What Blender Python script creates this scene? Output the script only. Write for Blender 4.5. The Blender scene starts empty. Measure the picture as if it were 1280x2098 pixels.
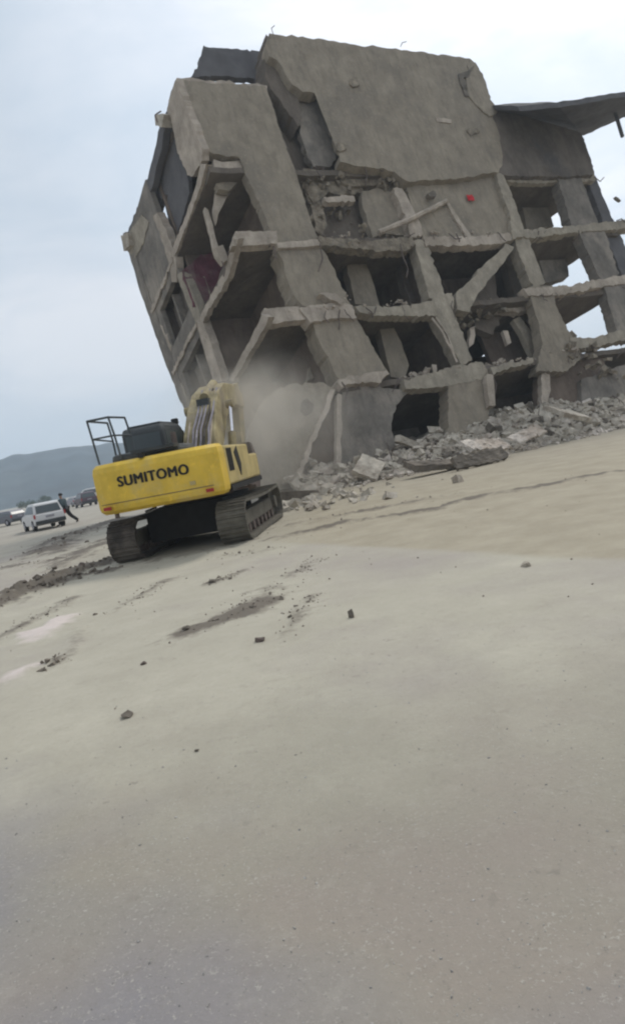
import bpy, bmesh, math, random
from math import sin, cos, pi, radians, sqrt, atan2
from mathutils import Vector, Matrix, noise
random.seed(7)
SC = bpy.context.scene
COL = SC.collection

# ------------------------------------------------------------------ camera
F, PITCH, ROLL, CAMH = 1400.0, radians(5.25), radians(10.8), 1.7
RC = (Matrix.Rotation(pi/2 - PITCH, 3, 'X') @ Matrix.Rotation(-ROLL, 3, 'Z'))
CAM = Vector((0, 0, CAMH))
cd = bpy.data.cameras.new('camera'); cam = bpy.data.objects.new('camera', cd); COL.objects.link(cam)
cd.sensor_fit = 'VERTICAL'; cd.sensor_height = 24; cd.lens = F/2098*24
cd.clip_start = 0.05; cd.clip_end = 5000
cam.matrix_world = Matrix.Translation(CAM) @ RC.to_4x4()
SC.camera = cam

# ------------------------------------------------------------------ sky, sun, exposure
SUN_EL, SUN_AZ = radians(52), radians(38)          # azimuth from +Y towards +X
w = bpy.data.worlds.new('World'); SC.world = w; w.use_nodes = True
nt = w.node_tree; nt.nodes.clear()
def N(t, typ, **k):
    n = t.nodes.new(typ)
    for a, b in k.items(): setattr(n, a, b)
    return n
out = N(nt, 'ShaderNodeOutputWorld'); bg = N(nt, 'ShaderNodeBackground'); bg.inputs[1].default_value = 0.1
sky = N(nt, 'ShaderNodeTexSky', sky_type='NISHITA', sun_disc=False, sun_elevation=SUN_EL, sun_rotation=SUN_AZ)
sky.dust_density = 3.0; sky.air_density = 1.0
tc = N(nt, 'ShaderNodeTexCoord'); mp = N(nt, 'ShaderNodeMapping'); mp.inputs['Scale'].default_value = (1.3, 1.3, 3.0)
mp.inputs['Location'].default_value = (0.35, 0.2, 0.1)
no = N(nt, 'ShaderNodeTexNoise'); no.inputs['Scale'].default_value = 2.1; no.inputs['Detail'].default_value = 7; no.inputs['Roughness'].default_value = 0.55; no.inputs['Distortion'].default_value = 0.4
cr = N(nt, 'ShaderNodeValToRGB'); e = cr.color_ramp.elements
e[0].position = 0.36; e[0].color = (4.1, 4.7, 5.35, 1); e[1].position = 0.62; e[1].color = (5.95, 6.1, 6.4, 1)
m_ = e.new(0.5) if hasattr(e, 'new') else None; m_.color = (4.95, 5.35, 5.85, 1)
mx = N(nt, 'ShaderNodeMix', data_type='RGBA'); mx.inputs[0].default_value = 0.9
# brighter veil round the sun's side of the sky
geo_dot = N(nt, 'ShaderNodeVectorMath', operation='DOT_PRODUCT')
geo_dot.inputs[1].default_value = (sin(radians(24))*cos(radians(30)), cos(radians(24))*cos(radians(30)), sin(radians(30)))
mr = N(nt, 'ShaderNodeMapRange'); mr.inputs[1].default_value = 0.80; mr.inputs[2].default_value = 1.0; mr.inputs[3].default_value = 0.93; mr.inputs[4].default_value = 1.25
vm = N(nt, 'ShaderNodeVectorMath', operation='SCALE')
L = nt.links.new
L(tc.outputs['Generated'], mp.inputs[0]); L(mp.outputs[0], no.inputs[0]); L(no.outputs[0], cr.inputs[0])
L(sky.outputs[0], mx.inputs[6]); L(cr.outputs[0], mx.inputs[7])
L(tc.outputs['Generated'], geo_dot.inputs[0]); L(geo_dot.outputs['Value'], mr.inputs[0])
L(mx.outputs[2], vm.inputs[0]); L(mr.outputs[0], vm.inputs['Scale']); L(vm.outputs[0], bg.inputs[0]); L(bg.outputs[0], out.inputs[0])
sd = bpy.data.lights.new('sun', 'SUN'); sd.energy = 1.2; sd.angle = radians(14); sd.color = (1, 0.95, 0.88)
so = bpy.data.objects.new('sun', sd); COL.objects.link(so)
sv = Vector((sin(SUN_AZ)*cos(SUN_EL), cos(SUN_AZ)*cos(SUN_EL), sin(SUN_EL)))
so.rotation_euler = sv.to_track_quat('Z', 'Y').to_euler(); so.location = (0, -10, 60)
vs_ = SC.view_settings; vs_.view_transform = 'Standard'; vs_.look = 'None'; vs_.exposure = 0.64; vs_.gamma = 1.0
SC.cycles.filter_width = 2.2
SC.cycles.max_bounces = 6; SC.cycles.volume_bounces = 1; SC.cycles.volume_step_rate = 2.0; SC.cycles.volume_max_steps = 128

# ------------------------------------------------------------------ measuring helpers
def ray(px, py):
    return RC @ Vector(((px-640)/F, -(py-1049)/F, -1.0))
def gnd(px, py, z=0.0):
    d = ray(px, py); return CAM + d*((z-CAMH)/d.z)
def at_y(px, py, y):
    d = ray(px, py); return CAM + d*(y/d.y)
# the building's own (leaning) frame: U along the front, V into the depth, W up the columns
BO = Vector((0.823, 28.965, 0.0))
BU = Vector((0.8986, 0.4388, -0.0098)); BV = Vector((-0.5047, 0.7662, -0.3979)); BW = Vector((-0.1629, 0.2044, 0.9652))
HS = [0, 4.389, 8.03, 11.805, 15.564, 20.2, 22.94]
BM = Matrix((BU, BV, BW)).transposed(); BMI = BM.inverted()
def B(u, v, h): return BU*u + BV*v + BW*h                    # relative to BO
def front(px, py, v=0.0):                                    # (u,h) on the front plane at depth v
    o = BMI @ (CAM-BO); d = BMI @ ray(px, py); t = (v-o.y)/d.y; q = o + d*t; return (q.x, q.z)
def side(px, py, u=0.0):                                     # (v,h) on the plane u = const
    o = BMI @ (CAM-BO); d = BMI @ ray(px, py); t = (u-o.x)/d.x; q = o + d*t; return (q.y, q.z)
def floorp(px, py, h):                                       # (u,v) on a floor plane
    o = BMI @ (CAM-BO); d = BMI @ ray(px, py); t = (h-o.z)/d.z; q = o + d*t; return (q.x, q.y)

# ------------------------------------------------------------------ materials
WARM = (1.01, 0.985, 0.925)
def warm(c): return tuple(a*b for a, b in zip(c, WARM))
def mat(name, col, var=0.25, scale=1.5, rough=0.9, bump=0.4, col2=None, stain=None, metal=0.0, fine=14.0, spec=0.3, bdist=0.04, streak=0):
    m = bpy.data.materials.new(name); m.use_nodes = True; t = m.node_tree; t.nodes.clear()
    o = N(t, 'ShaderNodeOutputMaterial'); p = N(t, 'ShaderNodeBsdfPrincipled'); l = t.links.new
    p.inputs['Roughness'].default_value = rough; p.inputs['Metallic'].default_value = metal; p.inputs['Specular IOR Level'].default_value = spec
    c = N(t, 'ShaderNodeTexCoord')
    n1 = N(t, 'ShaderNodeTexNoise'); n1.inputs['Scale'].default_value = scale; n1.inputs['Detail'].default_value = 8; n1.inputs['Roughness'].default_value = 0.62
    r = N(t, 'ShaderNodeValToRGB'); c2 = col2 or [x*(1-var*1.3) for x in col]
    r.color_ramp.elements[0].position = 0.3; r.color_ramp.elements[0].color = (*c2, 1)
    r.color_ramp.elements[1].position = 0.68; r.color_ramp.elements[1].color = (*[min(1, x*(1+var*0.5)) for x in col], 1)
    l(c.outputs['Object'], n1.inputs['Vector']); l(n1.outputs[0], r.inputs[0]); last = r.outputs[0]
    if stain:
        n3 = N(t, 'ShaderNodeTexNoise'); n3.inputs['Scale'].default_value = scale*0.35; n3.inputs['Detail'].default_value = 6; n3.inputs['Roughness'].default_value = 0.7
        mp3 = N(t, 'ShaderNodeMapping'); mp3.inputs['Location'].default_value = (13, 7, 3); l(c.outputs['Object'], mp3.inputs[0]); l(mp3.outputs[0], n3.inputs['Vector'])
        rr = N(t, 'ShaderNodeValToRGB'); rr.color_ramp.elements[0].position = 0.5; rr.color_ramp.elements[0].color = (0, 0, 0, 1)
        rr.color_ramp.elements[1].position = 0.63; rr.color_ramp.elements[1].color = (1, 1, 1, 1)
        mm = N(t, 'ShaderNodeMix', data_type='RGBA'); mm.inputs[7].default_value = (*stain, 1)
        l(n3.outputs[0], rr.inputs[0]); l(rr.outputs[0], mm.inputs[0]); l(last, mm.inputs[6]); last = mm.outputs[2]
    if streak:
        ms = N(t, 'ShaderNodeMapping'); ms.inputs['Scale'].default_value = (2.6, 2.6, 0.28); ms.inputs['Rotation'].default_value = (0.2, 0.17, 0)
        ns = N(t, 'ShaderNodeTexNoise'); ns.inputs['Scale'].default_value = 1.3; ns.inputs['Detail'].default_value = 7; ns.inputs['Roughness'].default_value = 0.7
        rs = N(t, 'ShaderNodeValToRGB'); rs.color_ramp.elements[0].position = 0.48; rs.color_ramp.elements[0].color = (0, 0, 0, 1); rs.color_ramp.elements[1].position = 0.72; rs.color_ramp.elements[1].color = (streak, streak, streak, 1)
        mm = N(t, 'ShaderNodeMix', data_type='RGBA'); mm.inputs[7].default_value = (*[x*0.55 for x in col], 1)
        l(c.outputs['Object'], ms.inputs[0]); l(ms.outputs[0], ns.inputs['Vector']); l(ns.outputs[0], rs.inputs[0]); l(rs.outputs[0], mm.inputs[0]); l(last, mm.inputs[6]); last = mm.outputs[2]
        nf = N(t, 'ShaderNodeTexNoise'); nf.inputs['Scale'].default_value = 7; nf.inputs['Detail'].default_value = 5; nf.inputs['Roughness'].default_value = 0.75
        rf = N(t, 'ShaderNodeValToRGB'); rf.color_ramp.elements[0].position = 0.56; rf.color_ramp.elements[0].color = (0, 0, 0, 1); rf.color_ramp.elements[1].position = 0.70; rf.color_ramp.elements[1].color = (0.45, 0.45, 0.45, 1)
        mf = N(t, 'ShaderNodeMix', data_type='RGBA'); mf.inputs[7].default_value = (*[x*1.5 for x in col], 1)
        l(c.outputs['Object'], nf.inputs['Vector']); l(nf.outputs[0], rf.inputs[0]); l(rf.outputs[0], mf.inputs[0]); l(last, mf.inputs[6]); last = mf.outputs[2]
    l(last, p.inputs['Base Color'])
    if bump:
        n2 = N(t, 'ShaderNodeTexNoise'); n2.inputs['Scale'].default_value = fine; n2.inputs['Detail'].default_value = 6
        b = N(t, 'ShaderNodeBump'); b.inputs['Strength'].default_value = bump; b.inputs['Distance'].default_value = bdist
        l(c.outputs['Object'], n2.inputs['Vector']); l(n2.outputs[0], b.inputs['Height']); l(b.outputs[0], p.inputs['Normal'])
    l(p.outputs[0], o.inputs[0]); return m
class MM(dict): pass
M = MM()
MIN = ('concrete', 'plaster', 'broken_edge', 'beam_concrete', 'interior_plaster', 'slab_underside', 'broken_masonry', 'shade_brown_concrete', 'grey_render', 'rubble_stone', 'rubble_pale', 'rubble_dark', 'dusty_track_frame', 'dust_coated_boom_paint')
_mat = mat
def mat(name, col, *a, **k):
    if name in MIN:
        col = warm(col)
        if k.get('stain'): k['stain'] = warm(k['stain'])
        if name not in ('rubble_dark', 'dusty_track_frame'): k.setdefault('streak', 0.7)
    elif 'yellow' in name: k['streak'] = 0.25
    return _mat(name, col, *a, **k)
M['concrete'] = mat('concrete', (0.31, 0.275, 0.23), 0.3, 0.8, stain=(0.225, 0.20, 0.165))
M['plaster'] = mat('plaster', (0.285, 0.250, 0.205), 0.20, 1.1, stain=(0.215, 0.190, 0.160), fine=9, bump=0.6)
M['edge'] = mat('broken_edge', (0.44, 0.385, 0.335), 0.3, 1.2, stain=(0.30, 0.26, 0.22))
M['beam'] = mat('beam_concrete', (0.34, 0.305, 0.255), 0.28, 1.4, stain=(0.26, 0.235, 0.20), fine=8)
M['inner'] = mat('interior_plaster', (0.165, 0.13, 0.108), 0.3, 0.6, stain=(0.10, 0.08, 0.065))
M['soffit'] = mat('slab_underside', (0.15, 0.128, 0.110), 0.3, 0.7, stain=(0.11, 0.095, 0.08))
M['masonry'] = mat('broken_masonry', (0.27, 0.235, 0.19), 0.45, 2.2, bump=0.9, stain=(0.13, 0.105, 0.08), fine=6, bdist=0.12)
M['slate'] = mat('bluish_dark_concrete', (0.125, 0.12, 0.122), 0.25, 0.7, stain=(0.09, 0.085, 0.09))  # bluish dark base: shade of the upper corners put into the colour
M['shade_brown'] = mat('shade_brown_concrete', (0.155, 0.135, 0.12), 0.35, 0.6, stain=(0.085, 0.083, 0.088))  # dark brown stands in for shade under the roof slab and in openings
M['greywall'] = mat('grey_render', (0.21, 0.192, 0.175), 0.35, 0.9, stain=(0.29, 0.26, 0.23))
M['maroon'] = mat('maroon_paint', (0.17, 0.06, 0.08), 0.5, 1.0, stain=(0.2, 0.16, 0.14))
M['rubble'] = mat('rubble_stone', (0.50, 0.46, 0.405), 0.35, 1.7, stain=(0.26, 0.225, 0.19), fine=9)
M['rubble_pale'] = mat('rubble_pale', (0.60, 0.55, 0.51), 0.3, 1.5, stain=(0.36, 0.31, 0.27))
M['rubble_dark'] = mat('rubble_dark', (0.16, 0.14, 0.12), 0.4, 2.0)
M['steel'] = mat('rusty_steel', (0.13, 0.10, 0.085), 0.4, 4, rough=0.7)
M['red'] = mat('red_cloth', (0.55, 0.03, 0.04), 0.2, 4)
M['yellow'] = mat('yellow_paint', (0.68, 0.455, 0.045), 0.16, 2.2, rough=0.6, bump=0.12, stain=(0.56, 0.41, 0.12), spec=0.5)
M['yellow_dust'] = mat('dusty_yellow_paint', (0.47, 0.37, 0.16), 0.2, 1.6, rough=0.75, bump=0.1, stain=(0.42, 0.36, 0.24))
M['boompaint'] = mat('dust_coated_boom_paint', (0.35, 0.30, 0.18), 0.4, 2.6, rough=0.85, bump=0.3, stain=(0.27, 0.235, 0.18))
M['hosegrey'] = mat('grey_hose', (0.22, 0.20, 0.22), 0.2, 6, rough=0.5, bump=0)
M['black'] = mat('black_decal', (0.02, 0.018, 0.015), 0.1, 3, rough=0.6, bump=0)
M['darkgrey'] = mat('dark_grey_paint', (0.055, 0.06, 0.062), 0.3, 2, rough=0.6, bump=0.1, stain=(0.09, 0.09, 0.085))
M['glass'] = mat('tinted_glass', (0.035, 0.05, 0.055), 0.1, 2, rough=0.3, bump=0, spec=0.8)
M['rubber'] = mat('track_steel', (0.06, 0.05, 0.042), 0.4, 3, rough=0.8, stain=(0.13, 0.11, 0.09))
M['dusty_steel'] = mat('dusty_track_frame', (0.135, 0.125, 0.105), 0.35, 3, rough=0.85, stain=(0.11, 0.10, 0.085))
M['chrome'] = mat('chrome_rod', (0.75, 0.73, 0.75), 0.05, 2, rough=0.2, bump=0, metal=0.9)
M['rail'] = mat('handrail_paint', (0.07, 0.08, 0.085), 0.2, 5, rough=0.5, bump=0)
M['carwhite'] = mat('white_car_paint', (0.62, 0.61, 0.60), 0.08, 1, rough=0.35, bump=0, spec=0.5)
M['cargrey'] = mat('grey_car_paint', (0.12, 0.12, 0.14), 0.08, 1, rough=0.35, bump=0, spec=0.5)
M['carmaroon'] = mat('maroon_car_paint', (0.085, 0.05, 0.065), 0.08, 1, rough=0.4, bump=0, spec=0.5)
M['carsilver'] = mat('silver_car_paint', (0.30, 0.29, 0.32), 0.08, 1, rough=0.4, bump=0, spec=0.5)
M['tyre'] = mat('tyre_rubber', (0.025, 0.024, 0.023), 0.2, 5, rough=0.9)
M['lampred'] = mat('red_lamp', (0.35, 0.03, 0.03), 0.1, 3, rough=0.3, bump=0)
M['skin'] = mat('skin', (0.33, 0.20, 0.14), 0.1, 6, rough=0.6, bump=0)
M['hair'] = mat('hair', (0.02, 0.017, 0.015), 0.2, 20, rough=0.7, bump=0)
M['shirt'] = mat('dark_teal_cloth', (0.05, 0.075, 0.085), 0.2, 5)
M['trousers'] = mat('charcoal_cloth', (0.03, 0.03, 0.032), 0.2, 5)
M['bark'] = mat('bark', (0.10, 0.08, 0.06), 0.3, 5)
M['leaf'] = mat('leaves', (0.06, 0.09, 0.045), 0.4, 2, rough=0.8, bump=0)
M['hill'] = mat('hill_scrub', (0.030, 0.052, 0.066), 0.45, 0.02, bump=0, stain=(0.05, 0.068, 0.075))  # bluish base puts part of the distance haze into the colour

# ------------------------------------------------------------------ object helpers
def link(name, me, m, parent=None):
    o = bpy.data.objects.new(name, me); COL.objects.link(o)
    if m is not None:
        o.data.materials.clear(); o.data.materials.append(M[m] if isinstance(m, str) else m)
    if parent is not None: o.parent = parent
    return o
def obj(name, bm, m, parent=None, smooth=False, bevel=0.0, bseg=2):
    bmesh.ops.recalc_face_normals(bm, faces=bm.faces[:])
    me = bpy.data.meshes.new(name); bm.to_mesh(me); bm.free()
    if smooth: me.shade_smooth()
    o = link(name, me, m, parent)
    if bevel:
        md = o.modifiers.new('bevel', 'BEVEL'); md.width = bevel; md.segments = bseg; md.limit_method = 'ANGLE'; md.angle_limit = radians(35)
    return o
def tag(o, label=None, cat=None, group=None, kind=None):
    if label: o['label'] = label
    if cat: o['category'] = cat
    if group: o['group'] = group
    if kind: o['kind'] = kind
    return o
def empty(name, loc, rz=0.0):
    o = bpy.data.objects.new(name, None); COL.objects.link(o); o.location = loc; o.rotation_euler = (0, 0, rz); o.empty_display_size = 0.3; return o
def hexa(bm, P):                       # P: 8 points, bottom ring 0-3, top ring 4-7
    v = [bm.verts.new(p) for p in P]
    for f in ((3, 2, 1, 0), (4, 5, 6, 7), (0, 1, 5, 4), (1, 2, 6, 5), (2, 3, 7, 6), (3, 0, 4, 7)):
        bm.faces.new([v[i] for i in f])
    return v
def box(bm, x0, x1, y0, y1, z0, z1):
    return hexa(bm, [(x0, y0, z0), (x1, y0, z0), (x1, y1, z0), (x0, y1, z0), (x0, y0, z1), (x1, y0, z1), (x1, y1, z1), (x0, y1, z1)])
def tube(bm, p0, p1, r0, r1=None, n=10):
    p0 = Vector(p0); p1 = Vector(p1); r1 = r0 if r1 is None else r1
    d = (p1-p0).normalized(); a = d.orthogonal().normalized(); b = d.cross(a)
    A = [bm.verts.new(p0 + (a*cos(2*pi*i/n)+b*sin(2*pi*i/n))*r0) for i in range(n)]
    C = [bm.verts.new(p1 + (a*cos(2*pi*i/n)+b*sin(2*pi*i/n))*r1) for i in range(n)]
    for i in range(n): bm.faces.new((A[i], A[(i+1) % n], C[(i+1) % n], C[i]))
    bm.faces.new(A[::-1]); bm.faces.new(C)
def path(bm, pts, r, n=8):
    for a, b in zip(pts, pts[1:]): tube(bm, a, b, r, n=n)
def prism(bm, poly, f0, f1):           # poly of 2-tuples, f0/f1 map 2D to 3D
    A = [bm.verts.new(f0(*p)) for p in poly]; C = [bm.verts.new(f1(*p)) for p in poly]; n = len(poly)
    bm.faces.new(A[::-1]); bm.faces.new(C)
    for i in range(n): bm.faces.new((A[i], A[(i+1) % n], C[(i+1) % n], C[i]))
RJ = random.Random(77)
def ragged(poly, step, amp, seed=0.0):
    o = []; n = len(poly)
    for i in range(n):
        a = Vector(poly[i]); b = Vector(poly[(i+1) % n]); k = max(1, int((b-a).length/step))
        for j in range(k):
            p = a.lerp(b, j/k)
            q = Vector((p.x*1.7+seed, p.y*1.7, seed*3.1)); d = Vector((noise.noise(q), noise.noise(q+Vector((31, 7, 5)))))
            q2 = q*3.3; d2 = Vector((noise.noise(q2), noise.noise(q2+Vector((11, 17, 5)))))
            q3 = q*9.7; d3 = Vector((noise.noise(q3), noise.noise(q3+Vector((11, 17, 5)))))
            o.append(tuple(p + d*amp*0.5 + d2*amp*0.8 + d3*amp*0.7 + Vector((RJ.uniform(-1, 1), RJ.uniform(-1, 1)))*amp*0.5))
    return o
def roughen(bm, cell, amp, seed=0.0, freq=1.2):
    bmesh.ops.triangulate(bm, faces=bm.faces[:])
    for _ in range(7):
        es = [e for e in bm.edges if e.calc_length() > cell]
        if not es or len(bm.faces) > 26000: break
        bmesh.ops.subdivide_edges(bm, edges=es, cuts=1, use_grid_fill=True)
        bmesh.ops.triangulate(bm, faces=[f for f in bm.faces if len(f.verts) > 3])
    for v in bm.verts:
        q = v.co*freq + Vector((seed, seed*2, 0))
        v.co += (noise.noise_vector(q)*0.45 + noise.noise_vector(q*4.7)*0.45 + noise.noise_vector(q*11)*0.35)*amp

# ------------------------------------------------------------------ ground
def smooth(a, b, x):
    t = min(1, max(0, (x-a)/(b-a))); return t*t*(3-2*t)
def pline(pts): return [gnd(*p).to_2d() for p in pts]
def dline(x, y, L_):
    p = Vector((x, y)); best = 1e9
    for a, b in zip(L_, L_[1:]):
        d = b-a; t = max(0, min(1, (p-a).dot(d)/d.length_squared)); best = min(best, (p-(a+d*t)).length)
    return best
# (pixel polyline, half width, height, darkness)
RID = [([(-60, 1262), (0, 1240), (90, 1195), (170, 1170), (225, 1150)], 0.36, 0.13, 1.2),
       ([(60, 1215), (110, 1205), (160, 1185), (235, 1170)], 0.18, 0.07, 1.0),
       ([(90, 1135), (130, 1105), (170, 1090), (240, 1066)], 0.85, 0.16, 0.9),
       ([(0, 1165), (60, 1158), (110, 1150)], 0.28, 0.07, 0.6),
       ([(375, 1302), (400, 1290), (450, 1277), (520, 1248), (540, 1235)], 0.17, 0.04, 0.62),
       ([(500, 1250), (530, 1225), (570, 1205)], 0.24, 0.04, 0.5),
       ([(430, 1194), (460, 1186), (505, 1170)], 0.10, 0.05, 0.75),
       ([(440, 1140), (500, 1135), (560, 1125)], 0.12, 0.04, 0.4),
       ([(560, 1105), (700, 1072), (800, 1058), (900, 1042), (990, 1016), (1100, 998), (1200, 975), (1300, 960)], 0.26, 0.05, 0.62),
       ([(600, 1075), (760, 1045), (900, 1020)], 0.4, 0.06, 0.45),
       ([(60, 1300), (95, 1300), (125, 1270)], 0.22, 0.07, -0.9),
       ([(30, 1385), (70, 1365)], 0.14, 0.04, -0.6),
       ([(140, 1345), (165, 1295)], 0.10, 0.04, 0.29),
       ([(110, 1365), (120, 1345)], 0.06, 0.03, 0.6),
       ([(240, 1140), (330, 1150), (480, 1118), (560, 1070)], 0.3, 0.03, 0.5),
       ([(130, 1160), (190, 1125), (250, 1095)], 0.5, 0.08, 0.7), ([(30, 1225), (80, 1205), (140, 1170)], 0.4, 0.06, 0.6), ([(600, 1180), (640, 1150)], 0.12, 0.02, 0.35), ([(590, 1300), (612, 1262), (640, 1220)], 0.1, 0.02, 0.35), ([(240, 1250), (300, 1215), (340, 1190)], 0.14, 0.03, 0.4),
       ([(-40, 1330), (60, 1275), (150, 1225)], 0.15, 0.03, 0.35)]
RIDG = [(pline(a), b, c, d) for a, b, c, d in RID]
RBB = []
for L_, hw, hh, dk in RIDG:
    m = hw*4+0.5
    RBB.append((min(p.x for p in L_)-m, max(p.x for p in L_)+m, min(p.y for p in L_)-m, max(p.y for p in L_)+m))
def nz(x, y, s, k=0): return noise.noise(Vector((x*s+k, y*s-k, k*0.7)))
def relief(x, y):
    r = sqrt(x*x+y*y); near = 1-smooth(60, 110, r)
    z = (nz(x, y, 0.25)*0.05 + nz(x, y, 0.9, 3)*0.012 + nz(x, y, 3.1, 9)*0.006*smooth(3, 9, r) + abs(nz(x, y, 7.0, 1))*0.012*smooth(7, 12, r))*near
    so = 0.0
    for (L_, hw, hh, dk), bb in zip(RIDG, RBB):
        if bb[0] < x < bb[1] and bb[2] < y < bb[3]:
            jit = 1+0.8*nz(x, y, 1.7, 5)+0.7*nz(x, y, 6, 2)
            d = dline(x, y, L_)/(hw*max(0.3, jit)); g = math.exp(-d*d)
            z += hh*g*(0.45+0.9*abs(nz(x, y, 5, 4))+0.5*nz(x, y, 12, 8)); so += dk*g*(0.75+0.9*nz(x, y, 1.1, 7)+0.6*nz(x, y, 4, 6))
    return z, max(-1, min(1, so))
def axis(segs):
    o = []
    for a, b, s in segs:
        n = max(1, int(round((b-a)/s))); o += [a+(b-a)*i/n for i in range(n)]
    o.append(segs[-1][1]); return o
xs = axis([(-2500, -600, 380), (-600, -120, 60), (-120, -45, 7), (-45, -14, 0.8), (-14, -8, 0.2), (-8, 5, 0.075), (5, 14, 0.2), (14, 45, 0.8), (45, 120, 7), (120, 600, 60), (600, 2500, 380)])
ys = axis([(-300, -20, 60), (-20, 0, 3), (0, 4, 0.3), (4, 15, 0.08), (15, 30, 0.2), (30, 50, 0.6), (50, 120, 6), (120, 600, 60), (600, 3000, 380)])
verts = []; soil = []
for y in ys:
    for x in xs:
        z, s = relief(x, y); verts.append((x, y, z)); soil.append(s)
nx = len(xs)
faces = [(j*nx+i, j*nx+i+1, (j+1)*nx+i+1, (j+1)*nx+i) for j in range(len(ys)-1) for i in range(nx-1)]
me = bpy.data.meshes.new('ground'); me.from_pydata(verts, [], faces)
at = me.attributes.new('soil', 'FLOAT', 'POINT'); at.data.foreach_set('value', soil); me.shade_smooth()
# ground material: packed pale dust, grey gravelly tarmac towards the viewer, tan sand by the building, dark dug-up soil
m = bpy.data.materials.new('ground'); m.use_nodes = True; t = m.node_tree; t.nodes.clear(); l = t.links.new
o_ = N(t, 'ShaderNodeOutputMaterial'); p_ = N(t, 'ShaderNodeBsdfPrincipled'); l(p_.outputs[0], o_.inputs[0]); p_.inputs['Roughness'].default_value = 0.85
p_.inputs['Specular IOR Level'].default_value = 0.35
tc = N(t, 'ShaderNodeTexCoord')
def noise_n(sc, det=6, ro=0.6, off=(0, 0, 0), st=(1, 1, 1)):
    mp = N(t, 'ShaderNodeMapping'); mp.inputs['Location'].default_value = off; mp.inputs['Scale'].default_value = st
    n = N(t, 'ShaderNodeTexNoise'); n.inputs['Scale'].default_value = sc; n.inputs['Detail'].default_value = det; n.inputs['Roughness'].default_value = ro
    l(tc.outputs['Object'], mp.inputs[0]); l(mp.outputs[0], n.inputs['Vector']); return n.outputs[0]
def ramp(src, a, b, ca=(0, 0, 0, 1), cb=(1, 1, 1, 1)):
    r = N(t, 'ShaderNodeValToRGB'); r.color_ramp.elements[0].position = a; r.color_ramp.elements[0].color = ca
    r.color_ramp.elements[1].position = b; r.color_ramp.elements[1].color = cb; l(src, r.inputs[0]); return r.outputs[0]
def mix(f, a, b):
    n = N(t, 'ShaderNodeMix', data_type='RGBA')
    for s, v in ((0, f), (6, a), (7, b)):
        if isinstance(v, (tuple, float)): n.inputs[s].default_value = v
        else: l(v, n.inputs[s])
    return n.outputs[2]
def math_(op, a, b=None, clamp=False):
    n = N(t, 'ShaderNodeMath', operation=op, use_clamp=clamp)
    for i, v in ((0, a), (1, b)):
        if v is None: continue
        if isinstance(v, (int, float)): n.inputs[i].default_value = v
        else: l(v, n.inputs[i])
    return n.outputs[0]
sx = N(t, 'ShaderNodeSeparateXYZ'); l(tc.outputs['Object'], sx.inputs[0])
def band(ax, bx, noisev, k):      # signed distance of the line through two ground points, wobbled
    d = (bx-ax); n = Vector((-d.y, d.x)).normalized()
    s = math_('ADD', math_('MULTIPLY', math_('SUBTRACT', sx.outputs[0], ax.x), n.x), math_('MULTIPLY', math_('SUBTRACT', sx.outputs[1], ax.y), n.y))
    return math_('ADD', s, math_('MULTIPLY', math_('SUBTRACT', noisev, 0.5), k))
big = noise_n(0.16, 5, 0.6); mid = noise_n(0.9, 7, 0.65, (5, 3, 0)); finen = noise_n(22, 5, 0.7)
dust = mix(ramp(mid, 0.35, 0.7), (0.395, 0.365, 0.29, 1), (0.47, 0.438, 0.35, 1))
dust = mix(ramp(big, 0.5, 0.62), dust, (0.365, 0.327, 0.282, 1))
tarm = mix(ramp(noise_n(0.5, 6, 0.6, (9, 9, 0)), 0.4, 0.62), (0.285, 0.264, 0.208, 1), (0.285, 0.248, 0.207, 1))
tarm = mix(ramp(noise_n(0.35, 3, 0.5, (2.5, 1.2, 0)), 0.46, 0.58), tarm, (0.225, 0.212, 0.218, 1))
# aggregate specks in the tarmac
gn1 = noise_n(26, 4, 0.75, (2, 5, 0)); gn2 = noise_n(60, 3, 0.7, (8, 1, 0)); clus = noise_n(1.1, 5, 0.7, (6, 2, 0))
spk = math_('MULTIPLY', ramp(gn2, 0.57, 0.67), ramp(clus, 0.3, 0.6)); spd = math_('MULTIPLY', ramp(gn1, 0.56, 0.70), ramp(clus, 0.3, 0.6))
tarm = mix(math_('MULTIPLY', spd, 0.5), tarm, (0.18, 0.165, 0.14, 1)); tarm = mix(math_('MULTIPLY', spk, 0.55), tarm, (0.52, 0.49, 0.43, 1))
tarm = mix(math_('MULTIPLY', ramp(noise_n(3.2, 6, 0.7, (1, 1, 0), (1.6, 0.5, 1)), 0.5, 0.7), 0.12), tarm, (0.33, 0.31, 0.26, 1))
g1 = gnd(0, 1700).to_2d(); g2 = gnd(1280, 1440).to_2d()
bt = band(g1, g2, mid, 1.6)
c_ = mix(ramp(bt, 0.0, 1.0), tarm, dust)
bt_f = N(t, 'ShaderNodeMapRange'); bt_f.interpolation_type = 'SMOOTHSTEP'; l(bt, bt_f.inputs[0]); bt_f.inputs[1].default_value = -1.1; bt_f.inputs[2].default_value = 1.6
c_ = mix(bt_f.outputs[0], tarm, dust)
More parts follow.
